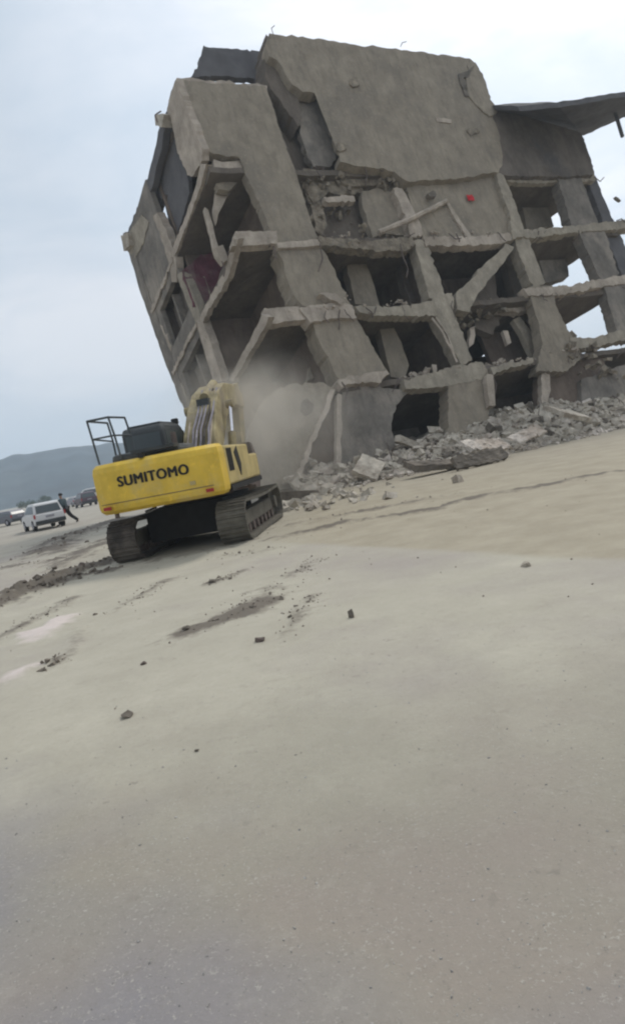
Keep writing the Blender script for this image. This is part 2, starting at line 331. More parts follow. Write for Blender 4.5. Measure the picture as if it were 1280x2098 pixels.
# tan sandy strip beyond the kerb-like dust edge
s1 = gnd(560, 1112).to_2d(); s2 = gnd(1280, 1148).to_2d()
sb = N(t, 'ShaderNodeMapRange'); sb.interpolation_type = 'SMOOTHSTEP'; l(band(s1, s2, mid, 0.35), sb.inputs[0]); sb.inputs[1].default_value = -0.12; sb.inputs[2].default_value = 0.18
rightw = N(t, 'ShaderNodeMapRange'); l(sx.outputs[0], rightw.inputs[0]); rightw.inputs[1].default_value = -1.6; rightw.inputs[2].default_value = 0.2
sand = mix(ramp(noise_n(1.3, 6, 0.65, (1, 8, 0), (1, 1, 1)), 0.35, 0.65), (0.32, 0.278, 0.20, 1), (0.40, 0.354, 0.262, 1))
c_ = mix(math_('MULTIPLY', sb.outputs[0], rightw.outputs[0], True), c_, sand)
# far yard, greyer
fr = N(t, 'ShaderNodeMapRange'); l(sx.outputs[1], fr.inputs[0]); fr.inputs[1].default_value = 18; fr.inputs[2].default_value = 34
c_ = mix(math_('MULTIPLY', fr.outputs[0], 0.6), c_, mix(ramp(mid, 0.4, 0.6), (0.27, 0.243, 0.205, 1), (0.34, 0.31, 0.262, 1)))
mot = ramp(noise_n(2.6, 8, 0.72, (3, 11, 0), (1, 1, 1)), 0.36, 0.62)
c_ = mix(math_('MULTIPLY', mot, 0.12), c_, (0.24, 0.21, 0.16, 1))
mot2 = ramp(noise_n(5.5, 6, 0.7, (13, 1, 0), (1, 1, 1)), 0.56, 0.72)
c_ = mix(math_('MULTIPLY', mot2, 0.2), c_, (0.46, 0.43, 0.37, 1))
atn = N(t, 'ShaderNodeAttribute', attribute_name='soil')
sn = noise_n(7, 6, 0.7, (4, 4, 0))
pos = ramp(math_('ADD', atn.outputs['Fac'], math_('MULTIPLY', math_('SUBTRACT', sn, 0.5), 0.9)), 0.08, 0.5)
c_ = mix(math_('MULTIPLY', pos, 0.9), c_, (0.115, 0.094, 0.073, 1))
neg = ramp(math_('ADD', math_('MULTIPLY', atn.outputs['Fac'], -1.0), math_('MULTIPLY', math_('SUBTRACT', sn, 0.5), 0.7)), 0.1, 0.5)
c_ = mix(math_('MULTIPLY', neg, 0.9), c_, (0.62, 0.54, 0.50, 1))
# small scattered stains and crumbs
cru = math_('MULTIPLY', ramp(noise_n(9, 3, 0.6, (7, 2, 0)), 0.66, 0.70), ramp(noise_n(0.7, 3, 0.5, (0.2, 6, 0)), 0.5, 0.6))
c_ = mix(math_('MULTIPLY', cru, 0.5), c_, (0.2, 0.18, 0.15, 1))
c_ = mix(math_('MULTIPLY', ramp(finen, 0.3, 0.75), 0.18), c_, (0.16, 0.15, 0.13, 1))
l(c_, p_.inputs['Base Color'])
bp = N(t, 'ShaderNodeBump'); bp.inputs['Strength'].default_value = 0.45; bp.inputs['Distance'].default_value = 0.008
l(math_('ADD', math_('ADD', finen, math_('MULTIPLY', noise_n(75, 3, 0.6), 0.6)), math_('MULTIPLY', spk, 0.6)), bp.inputs['Height']); l(bp.outputs[0], p_.inputs['Normal'])
tag(link('ground', me, m), kind='structure')

# ------------------------------------------------------------------ hills
HP = [(-900, 1010), (-500, 985), (-200, 968), (0, 940), (60, 924), (130, 911), (200, 907), (260, 902), (330, 900), (420, 905), (560, 900), (800, 880), (1200, 790), (1700, 690)]
def hill_top(az):
    for (a, b) in zip(HP, HP[1:]):
        ra, rb = ray(*a), ray(*b); aa, ab = atan2(ra.x, ra.y), atan2(rb.x, rb.y)
        if aa <= az <= ab:
            k = (az-aa)/(ab-aa); ea = ra.z/sqrt(ra.x**2+ra.y**2); eb = rb.z/sqrt(rb.x**2+rb.y**2); return ea+(eb-ea)*k
    return 0.04
vv = []; ff = []; na, nr = 260, 26
for i in range(na+1):
    az = radians(-55)+radians(105)*i/na
    for j in range(nr+1):
        k = j/nr; d = 420+520*k
        prof = smooth(0, 0.62, k) if k < 0.62 else 1-0.5*smooth(0.62, 1, k)
        top = hill_top(az)*(420+520*0.62)
        wob = 1+0.10*noise.noise(Vector((az*14, k*5, 1)))*(1-abs(k-0.62)) + 0.22*noise.noise(Vector((az*40, k*8, 4)))*sin(pi*min(1, k/0.62))
        z = CAMH*prof + top*0.93*prof*(wob if k < 0.55 else 1+0.03*noise.noise(Vector((az*60, 1, 1)))) - 1.0*(1-prof)
        vv.append((sin(az)*d, cos(az)*d, z))
for i in range(na):
    for j in range(nr):
        a = i*(nr+1)+j; ff.append((a, a+nr+1, a+nr+2, a+1))
hm = bpy.data.meshes.new('hills'); hm.from_pydata(vv, [], ff); hm.shade_smooth()
tag(link('hills', hm, 'hill'), kind='structure')

# ------------------------------------------------------------------ the leaning building
bld = empty('collapsing_building', BO)
tag(bld, 'partly demolished multi-storey concrete building leaning to the left behind the yellow excavator', 'building')
SEED = [1.0]
def fpoly(name, pts, v0, v1, m, rag=0.06, step=0.16, cell=0.4, amp=0.03, local=False, label=None):
    """a piece whose outline lies on the front plane at depth v0 and runs back to v1"""
    SEED[0] += 3.7; rag *= 1.35
    P = pts if local else [front(x, y, v0) for x, y in pts]
    P = ragged(P, step, rag, SEED[0]) if rag else P
    bm = bmesh.new(); prism(bm, P, lambda a, h: B(a, v0, h), lambda a, h: B(a, v1, h)); roughen(bm, cell, amp, SEED[0])
    o = obj(name, bm, m, bld)
    if label: o['label'] = label
    return o
def spoly(name, pts, u0, u1, m, rag=0.05, step=0.16, cell=0.4, amp=0.03, local=False, label=None):
    """the same on the side plane at u0"""
    SEED[0] += 3.7
    P = pts if local else [side(x, y, u0) for x, y in pts]
    P = ragged(P, step, rag, SEED[0]) if rag else P
    bm = bmesh.new(); prism(bm, P, lambda a, h: B(u0, a, h), lambda a, h: B(u1, a, h)); roughen(bm, cell, amp, SEED[0])
    o = obj(name, bm, m, bld)
    if label: o['label'] = label
    return o
def slab(name, pts_uv, h0, h1, m, rag=0.08, cell=0.9, amp=0.03):
    SEED[0] += 3.7
    P = ragged(pts_uv, 0.5, rag, SEED[0])
    bm = bmesh.new(); prism(bm, P, lambda a, b: B(a, b, h0), lambda a, b: B(a, b, h1)); roughen(bm, cell, amp, SEED[0])
    return obj(name, bm, m, bld)
def bbox(name, u0, u1, v0, v1, h0, h1, m, cell=0.7, amp=0.03, parent=None, label=None):
    SEED[0] += 3.7
    bm = bmesh.new()
    hexa(bm, [B(u0, v0, h0), B(u1, v0, h0), B(u1, v1, h0), B(u0, v1, h0), B(u0, v0, h1), B(u1, v0, h1), B(u1, v1, h1), B(u0, v1, h1)])
    if amp: roughen(bm, cell, amp, SEED[0])
    o = obj(name, bm, m, parent or bld)
    if label: o['label'] = label
    return o
H0, H1, H2, H3, H4, H5, H6 = HS
UA, UB, UC, UD, UE, UG = 2.35, 4.9, 10.0, 17.4, 22.2, 25.2
VB, VD = 5.4, 10.2

# left panel with the broad pier under it, and its return round the corner
fpoly('facade_wall', [(360, 162), (430, 170), (545, 178), (555, 210), (572, 262), (591, 313), (620, 400), (642, 470), (653, 492), (568, 496), (552, 466), (509, 368), (500, 350), (497, 321), (465, 320), (440, 314), (415, 303), (388, 235)], 0, 0.45, 'plaster', rag=0.05)
spoly('return_wall', [(360, 164), (388, 235), (413, 303), (415, 329), (404, 345), (395, 362), (384, 358), (372, 330), (364, 313), (350, 240), (341, 228), (350, 190)], 0.0, 0.35, 'edge', rag=0.05)  # paler than the front: the light on this face is in its colour
fpoly('pier', [(568, 503), (654, 497), (680, 545), (708, 606), (718, 626), (619, 628), (603, 608), (585, 560)], 0.05, 0.9, 'plaster', rag=0.05)
fpoly('pier', [(640, 658), (729, 652), (760, 705), (790, 752), (797, 766), (780, 776), (742, 768), (700, 781), (688, 765), (668, 725), (650, 690)], 0.05, 0.9, 'plaster', rag=0.06)
fpoly('spandrel_lip', [(568, 496), (654, 490), (658, 503), (570, 507)], -0.12, 0.5, 'edge', rag=0.03)
fpoly('spandrel_lip', [(613, 630), (700, 618), (722, 624), (730, 652), (690, 650), (636, 661)], -0.15, 0.5, 'edge', rag=0.05)
fpoly('broken_corbel', [(656, 600), (690, 602), (704, 616), (698, 622), (672, 612)], -0.3, 0.1, 'edge', rag=0.05)
fpoly('broken_corbel', [(690, 783), (700, 775), (745, 766), (790, 758), (797, 768), (775, 785), (740, 782), (700, 792)], -0.25, 0.4, 'edge', rag=0.07)
# corner slab-edge beams
fpoly('beam', [(482, 474), (567, 473), (569, 499), (475, 505)], -0.05, 0.35, 'edge', rag=0.03, cell=0.4)
fpoly('beam', [(541, 631), (612, 628), (628, 654), (590, 658), (551, 663)], -0.05, 0.35, 'edge', rag=0.03, cell=0.4)
# floors. each slab runs to the back; the right end is broken off along a diagonal
def rear(h, a, b): return [floorp(*a, h), floorp(*b, h)]
for k, (hh, ra, rb) in enumerate(((H4, (1115, 452), (1158, 420)), (H3, (1140, 557), (1205, 514)), (H2, (1158, 662), (1245, 612)))):
    q = rear(hh-0.2, ra, rb)
    pts = [(0.05, 0.1), (24.9, 0.1), (24.6, 1.2), q[1], q[0], (UD-0.5, q[0][1]+0.8), (UD-1.5, VD-0.3), (0.05, VD-0.3)]
    pts = [(min(max(a, 0.05), 24.9), min(max(b, 0.1), 9.9)) for a, b in pts]
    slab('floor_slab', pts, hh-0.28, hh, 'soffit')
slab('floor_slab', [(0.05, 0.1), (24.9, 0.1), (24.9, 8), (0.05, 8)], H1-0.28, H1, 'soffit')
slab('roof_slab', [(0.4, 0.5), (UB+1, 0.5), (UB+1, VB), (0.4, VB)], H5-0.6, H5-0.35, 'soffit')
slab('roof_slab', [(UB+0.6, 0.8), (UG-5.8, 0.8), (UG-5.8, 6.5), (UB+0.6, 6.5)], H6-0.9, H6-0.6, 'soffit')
# thin slab edges down the open left side
def strip(name, pts, wpx, u0, u1, m, rag=0.05):
    L_ = []; R_ = []
    for i, p in enumerate(pts):
        a = Vector(pts[max(0, i-1)]); b = Vector(pts[min(len(pts)-1, i+1)]); d = (b-a).normalized(); n = Vector((-d.y, d.x))
        ww = wpx[i] if isinstance(wpx, (list, tuple)) else wpx; L_.append(tuple(Vector(p)+n*ww/2)); R_.append(tuple(Vector(p)-n*ww/2))
    return spoly(name, L_+R_[::-1], u0, u1, m, rag=rag, step=0.2, cell=0.3)
strip('slab_edge', [(416, 338), (404, 388), (380, 455), (352, 526)], [12, 9, 9, 9], -0.08, 0.2, 'edge')
strip('slab_edge', [(482, 490), (466, 555), (447, 592), (424, 632), (411, 660)], [12, 11, 13, 10, 9], -0.08, 0.2, 'edge', 0.07)
strip('slab_edge', [(544, 648), (520, 696), (494, 742), (474, 780)], [16, 14, 11, 9], -0.08, 0.2, 'edge')
strip('column', [(318, 440), (336, 482), (352, 528), (358, 578)], [10, 15, 17, 10], -0.05, 0.35, 'edge', 0.07)
strip('column', [(368, 560), (388, 606), (408, 660)], [14, 18, 15], -0.05, 0.35, 'beam', 0.07)
strip('column', [(406, 655), (424, 706), (448, 785)], [14, 18, 18], -0.05, 0.35, 'edge', 0.06)
# snapped posts and hanging slabs inside the left corner
fpoly('broken_post', [(420, 425), (428, 430), (445, 500), (462, 532), (456, 540), (442, 520), (432, 480)], 1.2, 1.45, 'edge', rag=0.03, step=0.3)
fpoly('broken_post', [(441, 505), (456, 500), (468, 532), (460, 538), (448, 525)], 1.0, 1.3, 'edge', rag=0.05, step=0.3)
fpoly('hanging_slab', [(442, 386), (470, 378), (474, 392), (452, 425), (444, 455), (438, 440)], 1.0, 1.2, 'edge', rag=0.04, step=0.3)
fpoly('hanging_slab', [(443, 376), (480, 362), (508, 350), (514, 362), (498, 366), (470, 390), (448, 388)], 0.6, 0.9, 'plaster', rag=0.05, step=0.3)
fpoly('lintel', [(438, 328), (470, 332), (500, 326), (504, 342), (470, 347), (440, 344)], 0.15, 0.6, 'edge', rag=0.05, step=0.3)
# partitions that close the left rooms at the post line, and walls behind the pier
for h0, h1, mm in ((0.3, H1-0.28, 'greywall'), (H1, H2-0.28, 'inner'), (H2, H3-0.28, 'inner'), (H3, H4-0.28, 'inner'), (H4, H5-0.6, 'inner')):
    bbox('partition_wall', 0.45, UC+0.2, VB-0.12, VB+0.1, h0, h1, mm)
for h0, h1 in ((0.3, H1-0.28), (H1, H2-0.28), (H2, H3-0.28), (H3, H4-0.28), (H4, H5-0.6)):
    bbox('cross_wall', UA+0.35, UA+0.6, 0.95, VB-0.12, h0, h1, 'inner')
fpoly('maroon_panel', [(376, 560), (398, 530), (440, 515), (466, 520), (470, 545), (448, 582), (425, 628), (408, 644), (390, 612)], VB-0.2, VB-0.13, 'maroon', rag=0.14)
for k, (u0, hh) in enumerate(((1.0, H1), (6.2, H1), (8.1, H2), (5.6, H2), (12.6, H1), (14.4, H2), (12.2, H2), (1.0, H3))):
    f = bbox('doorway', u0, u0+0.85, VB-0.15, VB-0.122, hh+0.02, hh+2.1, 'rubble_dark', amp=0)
    bbox('door_frame', u0-0.09, u0-0.002, VB-0.2, VB-0.13, hh+0.02, hh+2.15, 'beam', amp=0, parent=f)
    bbox('door_frame', u0+0.852, u0+0.94, VB-0.2, VB-0.13, hh+0.02, hh+2.15, 'beam', amp=0, parent=f)
for h0, h1 in ((0.3, H1-0.3), (H1, H2-0.3), (H2, H3-0.3), (H3, H4-0.3)):
    bbox('rear_wall', 0.3, 9.0, VD-0.55, VD-0.32, h0, h1, 'inner')
# rear half of the side facade with its window openings
def wallgrid(name, u0, u1, vb, hb, skip, m):
    bm = bmesh.new()
    for j in range(len(hb)-1):
        i = 0
        while i < len(vb)-1:
            if (i, j) in skip: i += 1; continue
            k = i
            while k+1 < len(vb)-1 and (k+1, j) not in skip: k += 1
            a, b, c, d = vb[i], vb[k+1], hb[j], hb[j+1]
            hexa(bm, [B(u0, a, c), B(u1, a, c), B(u1, b, c), B(u0, b, c), B(u0, a, d), B(u1, a, d), B(u1, b, d), B(u0, b, d)])
            i = k+1
    bmesh.ops.remove_doubles(bm, verts=bm.verts[:], dist=0.001)
    SEED[0] += 3; roughen(bm, 0.7, 0.03, SEED[0])
    return obj(name, bm, m, bld)
hb = [-1.0]; skip = set()
for k in range(4): hb += [HS[k]+0.9, HS[k]+3.1]; skip.add((1, 2*k+1))
sg = side(331, 428); hb += [sg[1]-0.5, sg[1]+0.45, H5-0.1]
VW = [VB+0.3, VB+0.6, VB+3.7, VD]
wallgrid('side_wall', 0.0, 0.28, VW, hb, skip, 'greywall')
for k in range(4):
    f = bbox('window', 0.75, 0.85, VW[1]-0.05, VW[2]+0.05, HS[k]+0.85, HS[k]+3.15, 'shade_brown', amp=0)  # dark panel: shade of the deep opening painted as its colour
    bbox('broken_partition', 0.3, 0.74, VW[1]+1.5+0.25*(k % 2), VW[1]+1.65+0.25*(k % 2), HS[k]+0.92, HS[k]+3.08, 'greywall', parent=f)
    fpts = [(VW[2]+0.15, HS[k]+1.0), (VD-0.2, HS[k]+0.6), (VD-0.15, HS[k]+2.2), (VW[2]+0.5, HS[k]+2.7)]
    spoly('plaster_patch', fpts, -0.03, 0.0-0.002, 'edge' if k % 2 else 'beam', rag=0.2, local=True)
    spoly('slab_edge', [(VB+0.3, HS[k+1]-0.24), (VD-0.1, HS[k+1]-0.24), (VD-0.1, HS[k+1]-0.02), (VB+0.3, HS[k+1]-0.02)], -0.1, -0.032, 'edge', rag=0.09, local=True)
# upper rear corner of the side: roof edge running down the skyline, corner post
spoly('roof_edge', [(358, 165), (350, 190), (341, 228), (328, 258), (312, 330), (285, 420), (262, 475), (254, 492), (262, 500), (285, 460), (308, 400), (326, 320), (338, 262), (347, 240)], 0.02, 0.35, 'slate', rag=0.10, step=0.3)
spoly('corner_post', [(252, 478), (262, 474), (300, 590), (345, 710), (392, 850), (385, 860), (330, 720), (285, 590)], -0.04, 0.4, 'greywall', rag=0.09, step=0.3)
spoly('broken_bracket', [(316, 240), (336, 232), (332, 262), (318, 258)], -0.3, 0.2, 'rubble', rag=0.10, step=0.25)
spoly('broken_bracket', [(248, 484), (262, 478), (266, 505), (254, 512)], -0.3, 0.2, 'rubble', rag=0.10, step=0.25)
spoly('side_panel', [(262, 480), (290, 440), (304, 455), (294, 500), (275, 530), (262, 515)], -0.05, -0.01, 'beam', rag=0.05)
spoly('side_panel', [(342, 250), (352, 262), (366, 318), (384, 360), (388, 395), (372, 455), (352, 505), (344, 470), (344, 400), (336, 396), (326, 440), (312, 430), (318, 350), (332, 285)], 0.5, 0.7, 'slate', rag=0.06)  # dark sheet stands in for the shaded interior of this opening
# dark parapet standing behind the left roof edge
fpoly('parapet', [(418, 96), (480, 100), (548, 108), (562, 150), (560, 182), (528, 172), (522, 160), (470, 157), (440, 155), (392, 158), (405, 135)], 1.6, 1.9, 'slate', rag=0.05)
fpoly('roof_crumbs', [(392, 160), (440, 168), (470, 164), (474, 170), (500, 172), (528, 170), (548, 176), (545, 186), (500, 182), (360, 170), (362, 160)], 0.15, 0.5, 'edge', rag=0.05, step=0.2)

# the big solid upper block
fpoly('facade_wall', [(553, 68), (640, 78), (738, 93), (748, 97), (762, 93), (860, 106), (905, 113), (960, 118), (971, 128), (962, 150), (975, 200), (1000, 222), (1018, 262), (1030, 320), (1022, 356), (1014, 352), (940, 366), (830, 372), (815, 360), (808, 350), (785, 346), (748, 343), (700, 335), (696, 322), (706, 305), (694, 290), (690, 262), (683, 255), (684, 230), (676, 215), (668, 198), (662, 172), (656, 190), (620, 188), (598, 170), (570, 125), (550, 112), (545, 95)], -0.35, 0.2, 'plaster', rag=0.07, step=0.3)
fpoly('facade_wall', [(962, 121), (974, 130), (987, 152), (1002, 186), (1006, 205), (1020, 226), (1002, 240), (962, 200), (954, 165)], -0.42, 0.0, 'plaster', rag=0.07, step=0.2)
fpoly('crack', [(940, 152), (956, 146), (972, 134), (960, 156), (950, 160), (954, 180), (962, 198), (952, 194), (944, 172)], -0.45, -0.36, 'rubble_dark', rag=0.05, step=0.2)
fpoly('return_wall', [(548, 72), (553, 112), (570, 128), (600, 178), (618, 230), (612, 260), (598, 240), (560, 190), (545, 160), (540, 95)], 0.05, 1.2, 'soffit', rag=0.05)
fpoly('wall_panel', [(598, 178), (662, 180), (670, 240), (680, 300), (688, 322), (672, 345), (645, 340), (628, 318), (614, 250), (604, 210)], 0.35, 0.7, 'greywall', rag=0.08)
fpoly('recess_wall', [(545, 160), (700, 160), (730, 340), (850, 350), (850, 500), (650, 510), (600, 380)], 1.0, 1.25, 'soffit', rag=0)
fpoly('wall_patch', [(893, 240), (925, 245), (924, 252), (895, 249)], -0.40, -0.3, 'edge', rag=0.03)
for x, y, r in ((725, 168, 10), (968, 268, 9), (886, 397, 6), (700, 300, 9)):
    fpoly('shell_hole', [(x+r*1.3*cos(a*pi/5)*(0.7+0.5*random.random()), y+r*sin(a*pi/5)*(0.7+0.5*random.random())) for a in range(10)], -0.44, -0.2, 'rubble_dark' if r < 8 else 'masonry', rag=0.03, step=0.2)
# right shoulder; shade of the lifted roof slab is painted into its colour
fpoly('facade_wall', [(1004, 218), (1060, 232), (1190, 272), (1204, 310), (1218, 356), (1160, 362), (1036, 360), (1016, 350), (1000, 300), (990, 240)], -0.28, 0.3, 'shade_brown', rag=0.05)
bm = bmesh.new()
def P3(px, py, v): a, h = front(px, py, v); return B(a, v, h)
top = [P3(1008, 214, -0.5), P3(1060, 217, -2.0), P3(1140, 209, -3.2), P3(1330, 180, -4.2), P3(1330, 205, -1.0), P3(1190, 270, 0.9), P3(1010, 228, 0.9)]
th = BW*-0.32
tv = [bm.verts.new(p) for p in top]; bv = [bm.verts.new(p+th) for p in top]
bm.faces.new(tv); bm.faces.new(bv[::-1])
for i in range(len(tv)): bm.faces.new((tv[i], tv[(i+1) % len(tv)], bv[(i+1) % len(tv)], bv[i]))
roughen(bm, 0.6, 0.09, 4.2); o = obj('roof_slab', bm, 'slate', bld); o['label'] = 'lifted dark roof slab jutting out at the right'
bm = bmesh.new(); path(bm, [P3(1238, 205, -2), P3(1252, 215, -2), P3(1262, 240, -2), P3(1274, 280, -2)], 0.11); obj('hanging_pipe', bm, 'slate', bld)

# broken infill between pier and third column, top storey
fpoly('broken_infill', [(745, 392), (775, 385), (805, 395), (822, 430), (842, 470), (838, 486), (800, 478), (765, 486), (752, 450), (742, 415)], 0.25, 0.6, 'plaster', rag=0.06, step=0.3)
fpoly('broken_infill', [(664, 404), (700, 399), (726, 402), (730, 411), (700, 415), (668, 414)], 0.1, 0.4, 'edge', rag=0.09, step=0.15)
fpoly('broken_infill', [(620, 345), (660, 352), (690, 350), (700, 372), (745, 382), (742, 396), (700, 398), (672, 392), (640, 420), (628, 390)], 0.45, 0.9, 'masonry', rag=0.09, step=0.3)
fpoly('broken_infill', [(690, 340), (760, 350), (800, 358), (818, 378), (800, 394), (770, 378), (735, 386), (700, 376)], 0.3, 0.8, 'masonry', rag=0.10, step=0.3)
fpoly('broken_infill', [(636, 420), (662, 424), (668, 455), (660, 480), (648, 470)], 0.3, 0.8, 'masonry', rag=0.09, step=0.3)
fpoly('broken_infill', [(612, 352), (632, 346), (650, 372), (660, 402), (664, 440), (650, 452), (634, 420), (622, 388)], 0.5, 1.0, 'masonry', rag=0.12, step=0.15)
bm = bmesh.new(); path(bm, [P3(775, 476, -0.2), P3(840, 450, -0.3), P3(915, 412, -0.2)], 0.13, 6); roughen(bm, 0.3, 0.04, 9); obj('fallen_strut', bm, 'edge', bld)
# wall filled in between third and fourth columns, top storey
fpoly('infill_wall', [(828, 366), (940, 364), (1016, 358), (1040, 400), (1066, 466), (1068, 486), (955, 488), (872, 495), (856, 470), (842, 420)], 0.0, 0.35, 'plaster', rag=0.04)
fpoly('infill_rib', [(912, 415), (919, 415), (968, 488), (958, 488)], -0.12, -0.01, 'edge', rag=0.03)
# columns (front plane)
def colm(pts, m='beam', v0=-0.1, v1=0.5): return fpoly('column', pts, v0, v1, m, rag=0.06, step=0.15, cell=0.35)
colm([(806, 384), (824, 386), (842, 420), (858, 455), (866, 482), (842, 486), (828, 440)], 'edge', -0.15)
colm([(846, 492), (872, 490), (890, 545), (908, 596), (910, 606), (880, 610), (866, 560)])
colm([(882, 602), (925, 600), (929, 640), (958, 712), (968, 738), (944, 748), (912, 682), (888, 640)])
colm([(1014, 352), (1030, 358), (1048, 400), (1070, 462), (1072, 486), (1050, 488), (1044, 440), (1030, 400)], 'beam', -0.3)
colm([(1052, 486), (1080, 484), (1100, 540), (1116, 580), (1092, 590), (1066, 530)])
colm([(1080, 588), (1130, 584), (1136, 622), (1162, 676), (1180, 700), (1190, 735), (1160, 760), (1098, 760), (1110, 700), (1098, 640)], 'plaster')
colm([(1142, 366), (1190, 364), (1208, 415), (1226, 464), (1172, 468), (1156, 415)], 'greywall')
colm([(1184, 472), (1236, 466), (1254, 520), (1268, 562), (1232, 580), (1212, 535)], 'greywall')
colm([(1236, 588), (1290, 560), (1310, 640), (1300, 690), (1262, 676), (1250, 630)], 'greywall')
colm([(1200, 362), (1218, 358), (1236, 410), (1256, 452), (1236, 460), (1215, 400)], 'slate', 0.3, 0.8)
colm([(1232, 468), (1262, 462), (1290, 530), (1300, 580), (1280, 580), (1256, 520)], 'slate', 0.3, 0.8)
# front beams
def beam(pts, m='beam', v0=-0.18, v1=0.3): return fpoly('beam', pts, v0, v1, m, rag=0.06, step=0.15, cell=0.35)
beam([(652, 484), (700, 488), (760, 492), (800, 488), (842, 486), (850, 500), (835, 512), (780, 514), (720, 508), (660, 502)], 'masonry')
beam([(866, 484), (955, 486), (1052, 476), (1054, 492), (1000, 502), (950, 503), (872, 504)], 'edge')
beam([(1064, 470), (1130, 466), (1200, 460), (1290, 448), (1290, 468), (1200, 474), (1130, 482), (1078, 488)])
beam([(1034, 357), (1120, 362), (1216, 357), (1220, 370), (1140, 374), (1040, 374)], 'beam', 0.0)
beam([(727, 626), (800, 628), (886, 618), (894, 646), (840, 648), (780, 646), (736, 640)])
beam([(1072, 592), (1120, 588), (1180, 582), (1290, 560), (1290, 580), (1236, 586), (1180, 598), (1130, 606), (1080, 606)], 'edge')
beam([(826, 780), (870, 766), (950, 746), (985, 742), (998, 760), (985, 776), (925, 790), (860, 796), (830, 796)])
beam([(1165, 690), (1210, 694), (1250, 680), (1300, 672), (1300, 694), (1250, 702), (1208, 714), (1170, 712)], 'beam')
beam([(1006, 752), (1050, 742), (1092, 732), (1092, 742), (1050, 754), (1008, 764)], 'beam')
beam([(1020, 622), (1060, 624), (1092, 622), (1094, 634), (1060, 638), (1022, 636)], 'edge', 0.6, 1.0)
# things seen inside the open bays
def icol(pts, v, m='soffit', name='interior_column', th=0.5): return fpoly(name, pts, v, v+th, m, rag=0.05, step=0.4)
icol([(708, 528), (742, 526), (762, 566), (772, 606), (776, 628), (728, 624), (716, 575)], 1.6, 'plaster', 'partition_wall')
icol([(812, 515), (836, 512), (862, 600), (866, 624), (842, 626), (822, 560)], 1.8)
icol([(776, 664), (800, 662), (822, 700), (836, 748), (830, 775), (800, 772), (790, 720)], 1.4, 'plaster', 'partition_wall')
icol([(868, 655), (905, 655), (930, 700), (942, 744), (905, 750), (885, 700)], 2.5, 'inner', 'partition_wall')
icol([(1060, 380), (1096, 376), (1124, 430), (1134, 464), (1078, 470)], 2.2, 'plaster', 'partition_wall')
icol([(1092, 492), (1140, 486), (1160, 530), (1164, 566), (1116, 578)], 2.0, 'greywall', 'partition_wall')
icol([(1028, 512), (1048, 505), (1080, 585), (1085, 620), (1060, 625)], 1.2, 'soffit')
icol([(1052, 655), (1064, 648), (1100, 700), (1108, 722), (1092, 730)], 1.0, 'beam', 'broken_post', 0.3)
icol([(1030, 678), (1038, 676), (1046, 702), (1038, 706)], 0.8, 'edge', 'broken_post', 0.2)
icol([(964, 672), (972, 668), (970, 706), (960, 712)], 0.5, 'edge', 'broken_post', 0.25)
icol([(636, 728), (646, 726), (644, 776), (632, 778)], 2.0, 'beam', 'broken_post', 0.3)
# ragged partition behind the third-to-fourth bay
fpoly('partition_wall', [(872, 505), (1000, 503), (1030, 520), (1010, 560), (990, 600), (1000, 660), (960, 680), (930, 640)], 3.2, 3.45, 'inner', rag=0.12, step=0.4)
bbox('partition_wall', UC+0.4, UD-0.2, VB-0.1, VB+0.1, H1, H2-0.28, 'inner')
bbox('inner_wall', UD-3.2, UD-0.1, 2.6, 2.85, H1-0.2, H2-0.4, 'inner')
bbox('partition_wall', UC+0.4, UD-0.2, VB-0.1, VB+0.1, H2, H3-0.28, 'inner')
bbox('cross_wall', UC+0.1, UC+0.35, 1.0, VB-0.1, H1, H2-0.28, 'inner')
bbox('cross_wall', UC+0.1, UC+0.35, 1.0, VB-0.1, H2, H3-0.28, 'inner')
bbox('cross_wall', UD-0.3, UD-0.05, 1.8, 5.5, H1, H2-0.28, 'soffit')
bbox('cross_wall', UD-0.3, UD-0.05, 1.8, 5.5, H2, H3-0.28, 'soffit')
bbox('cross_wall', UD-0.3, UD-0.05, 1.8, 5.0, H3, H4-0.28, 'soffit')
bbox('inner_wall', UB+0.3, UG-7, 1.8, 2.1, H4+0.1, H6-0.9, 'slate')
# leaning broken slab in the middle bay
fpoly('fallen_slab', [(1036, 500), (1052, 506), (1020, 552), (975, 606), (962, 640), (936, 634), (934, 600), (962, 575), (1000, 535)], -0.1, 0.35, 'beam', rag=0.06, step=0.3)
fpoly('fallen_slab', [(985, 560), (1012, 556), (1020, 600), (1028, 650), (1010, 680), (975, 672), (968, 625)], 1.2, 1.6, 'soffit', rag=0.12, step=0.3)
for pts, r in (([(884, 652), (905, 680), (922, 712), (936, 742)], 0.06), ([(892, 650), (918, 690), (930, 725)], 0.04)):
    bm = bmesh.new(); path(bm, [P3(x, y, -0.3) for x, y in pts], r, 6); roughen(bm, 0.25, 0.05, 3); obj('dangling_rebar', bm, 'edge', bld)
for q, (pts, r) in enumerate((([(655, 500), (660, 530), (652, 556)], 0.03), ([(820, 500), (826, 530), (836, 552), (832, 570)], 0.03), ([(1008, 765), (1016, 790), (1012, 812)], 0.03), ([(745, 335), (752, 360), (748, 380)], 0.03), ([(560, 505), (566, 530)], 0.03), ([(1216, 362), (1228, 372), (1236, 364)], 0.03), ([(700, 782), (712, 800), (706, 822)], 0.03), ([(1262, 452), (1272, 448), (1280, 456)], 0.03), ([(455, 535), (462, 552), (458, 566)], 0.025), ([(330, 228), (318, 236), (322, 250)], 0.03), ([(560, 70), (556, 58), (562, 52)], 0.02), ([(820, 96), (824, 88), (832, 86)], 0.02))):
    bm = bmesh.new(); path(bm, [P3(x, y, -0.3) for x, y in pts], r, 6); roughen(bm, 0.25, 0.04, q); obj('dangling_rebar', bm, 'steel', bld)
rn9 = random.Random(21)
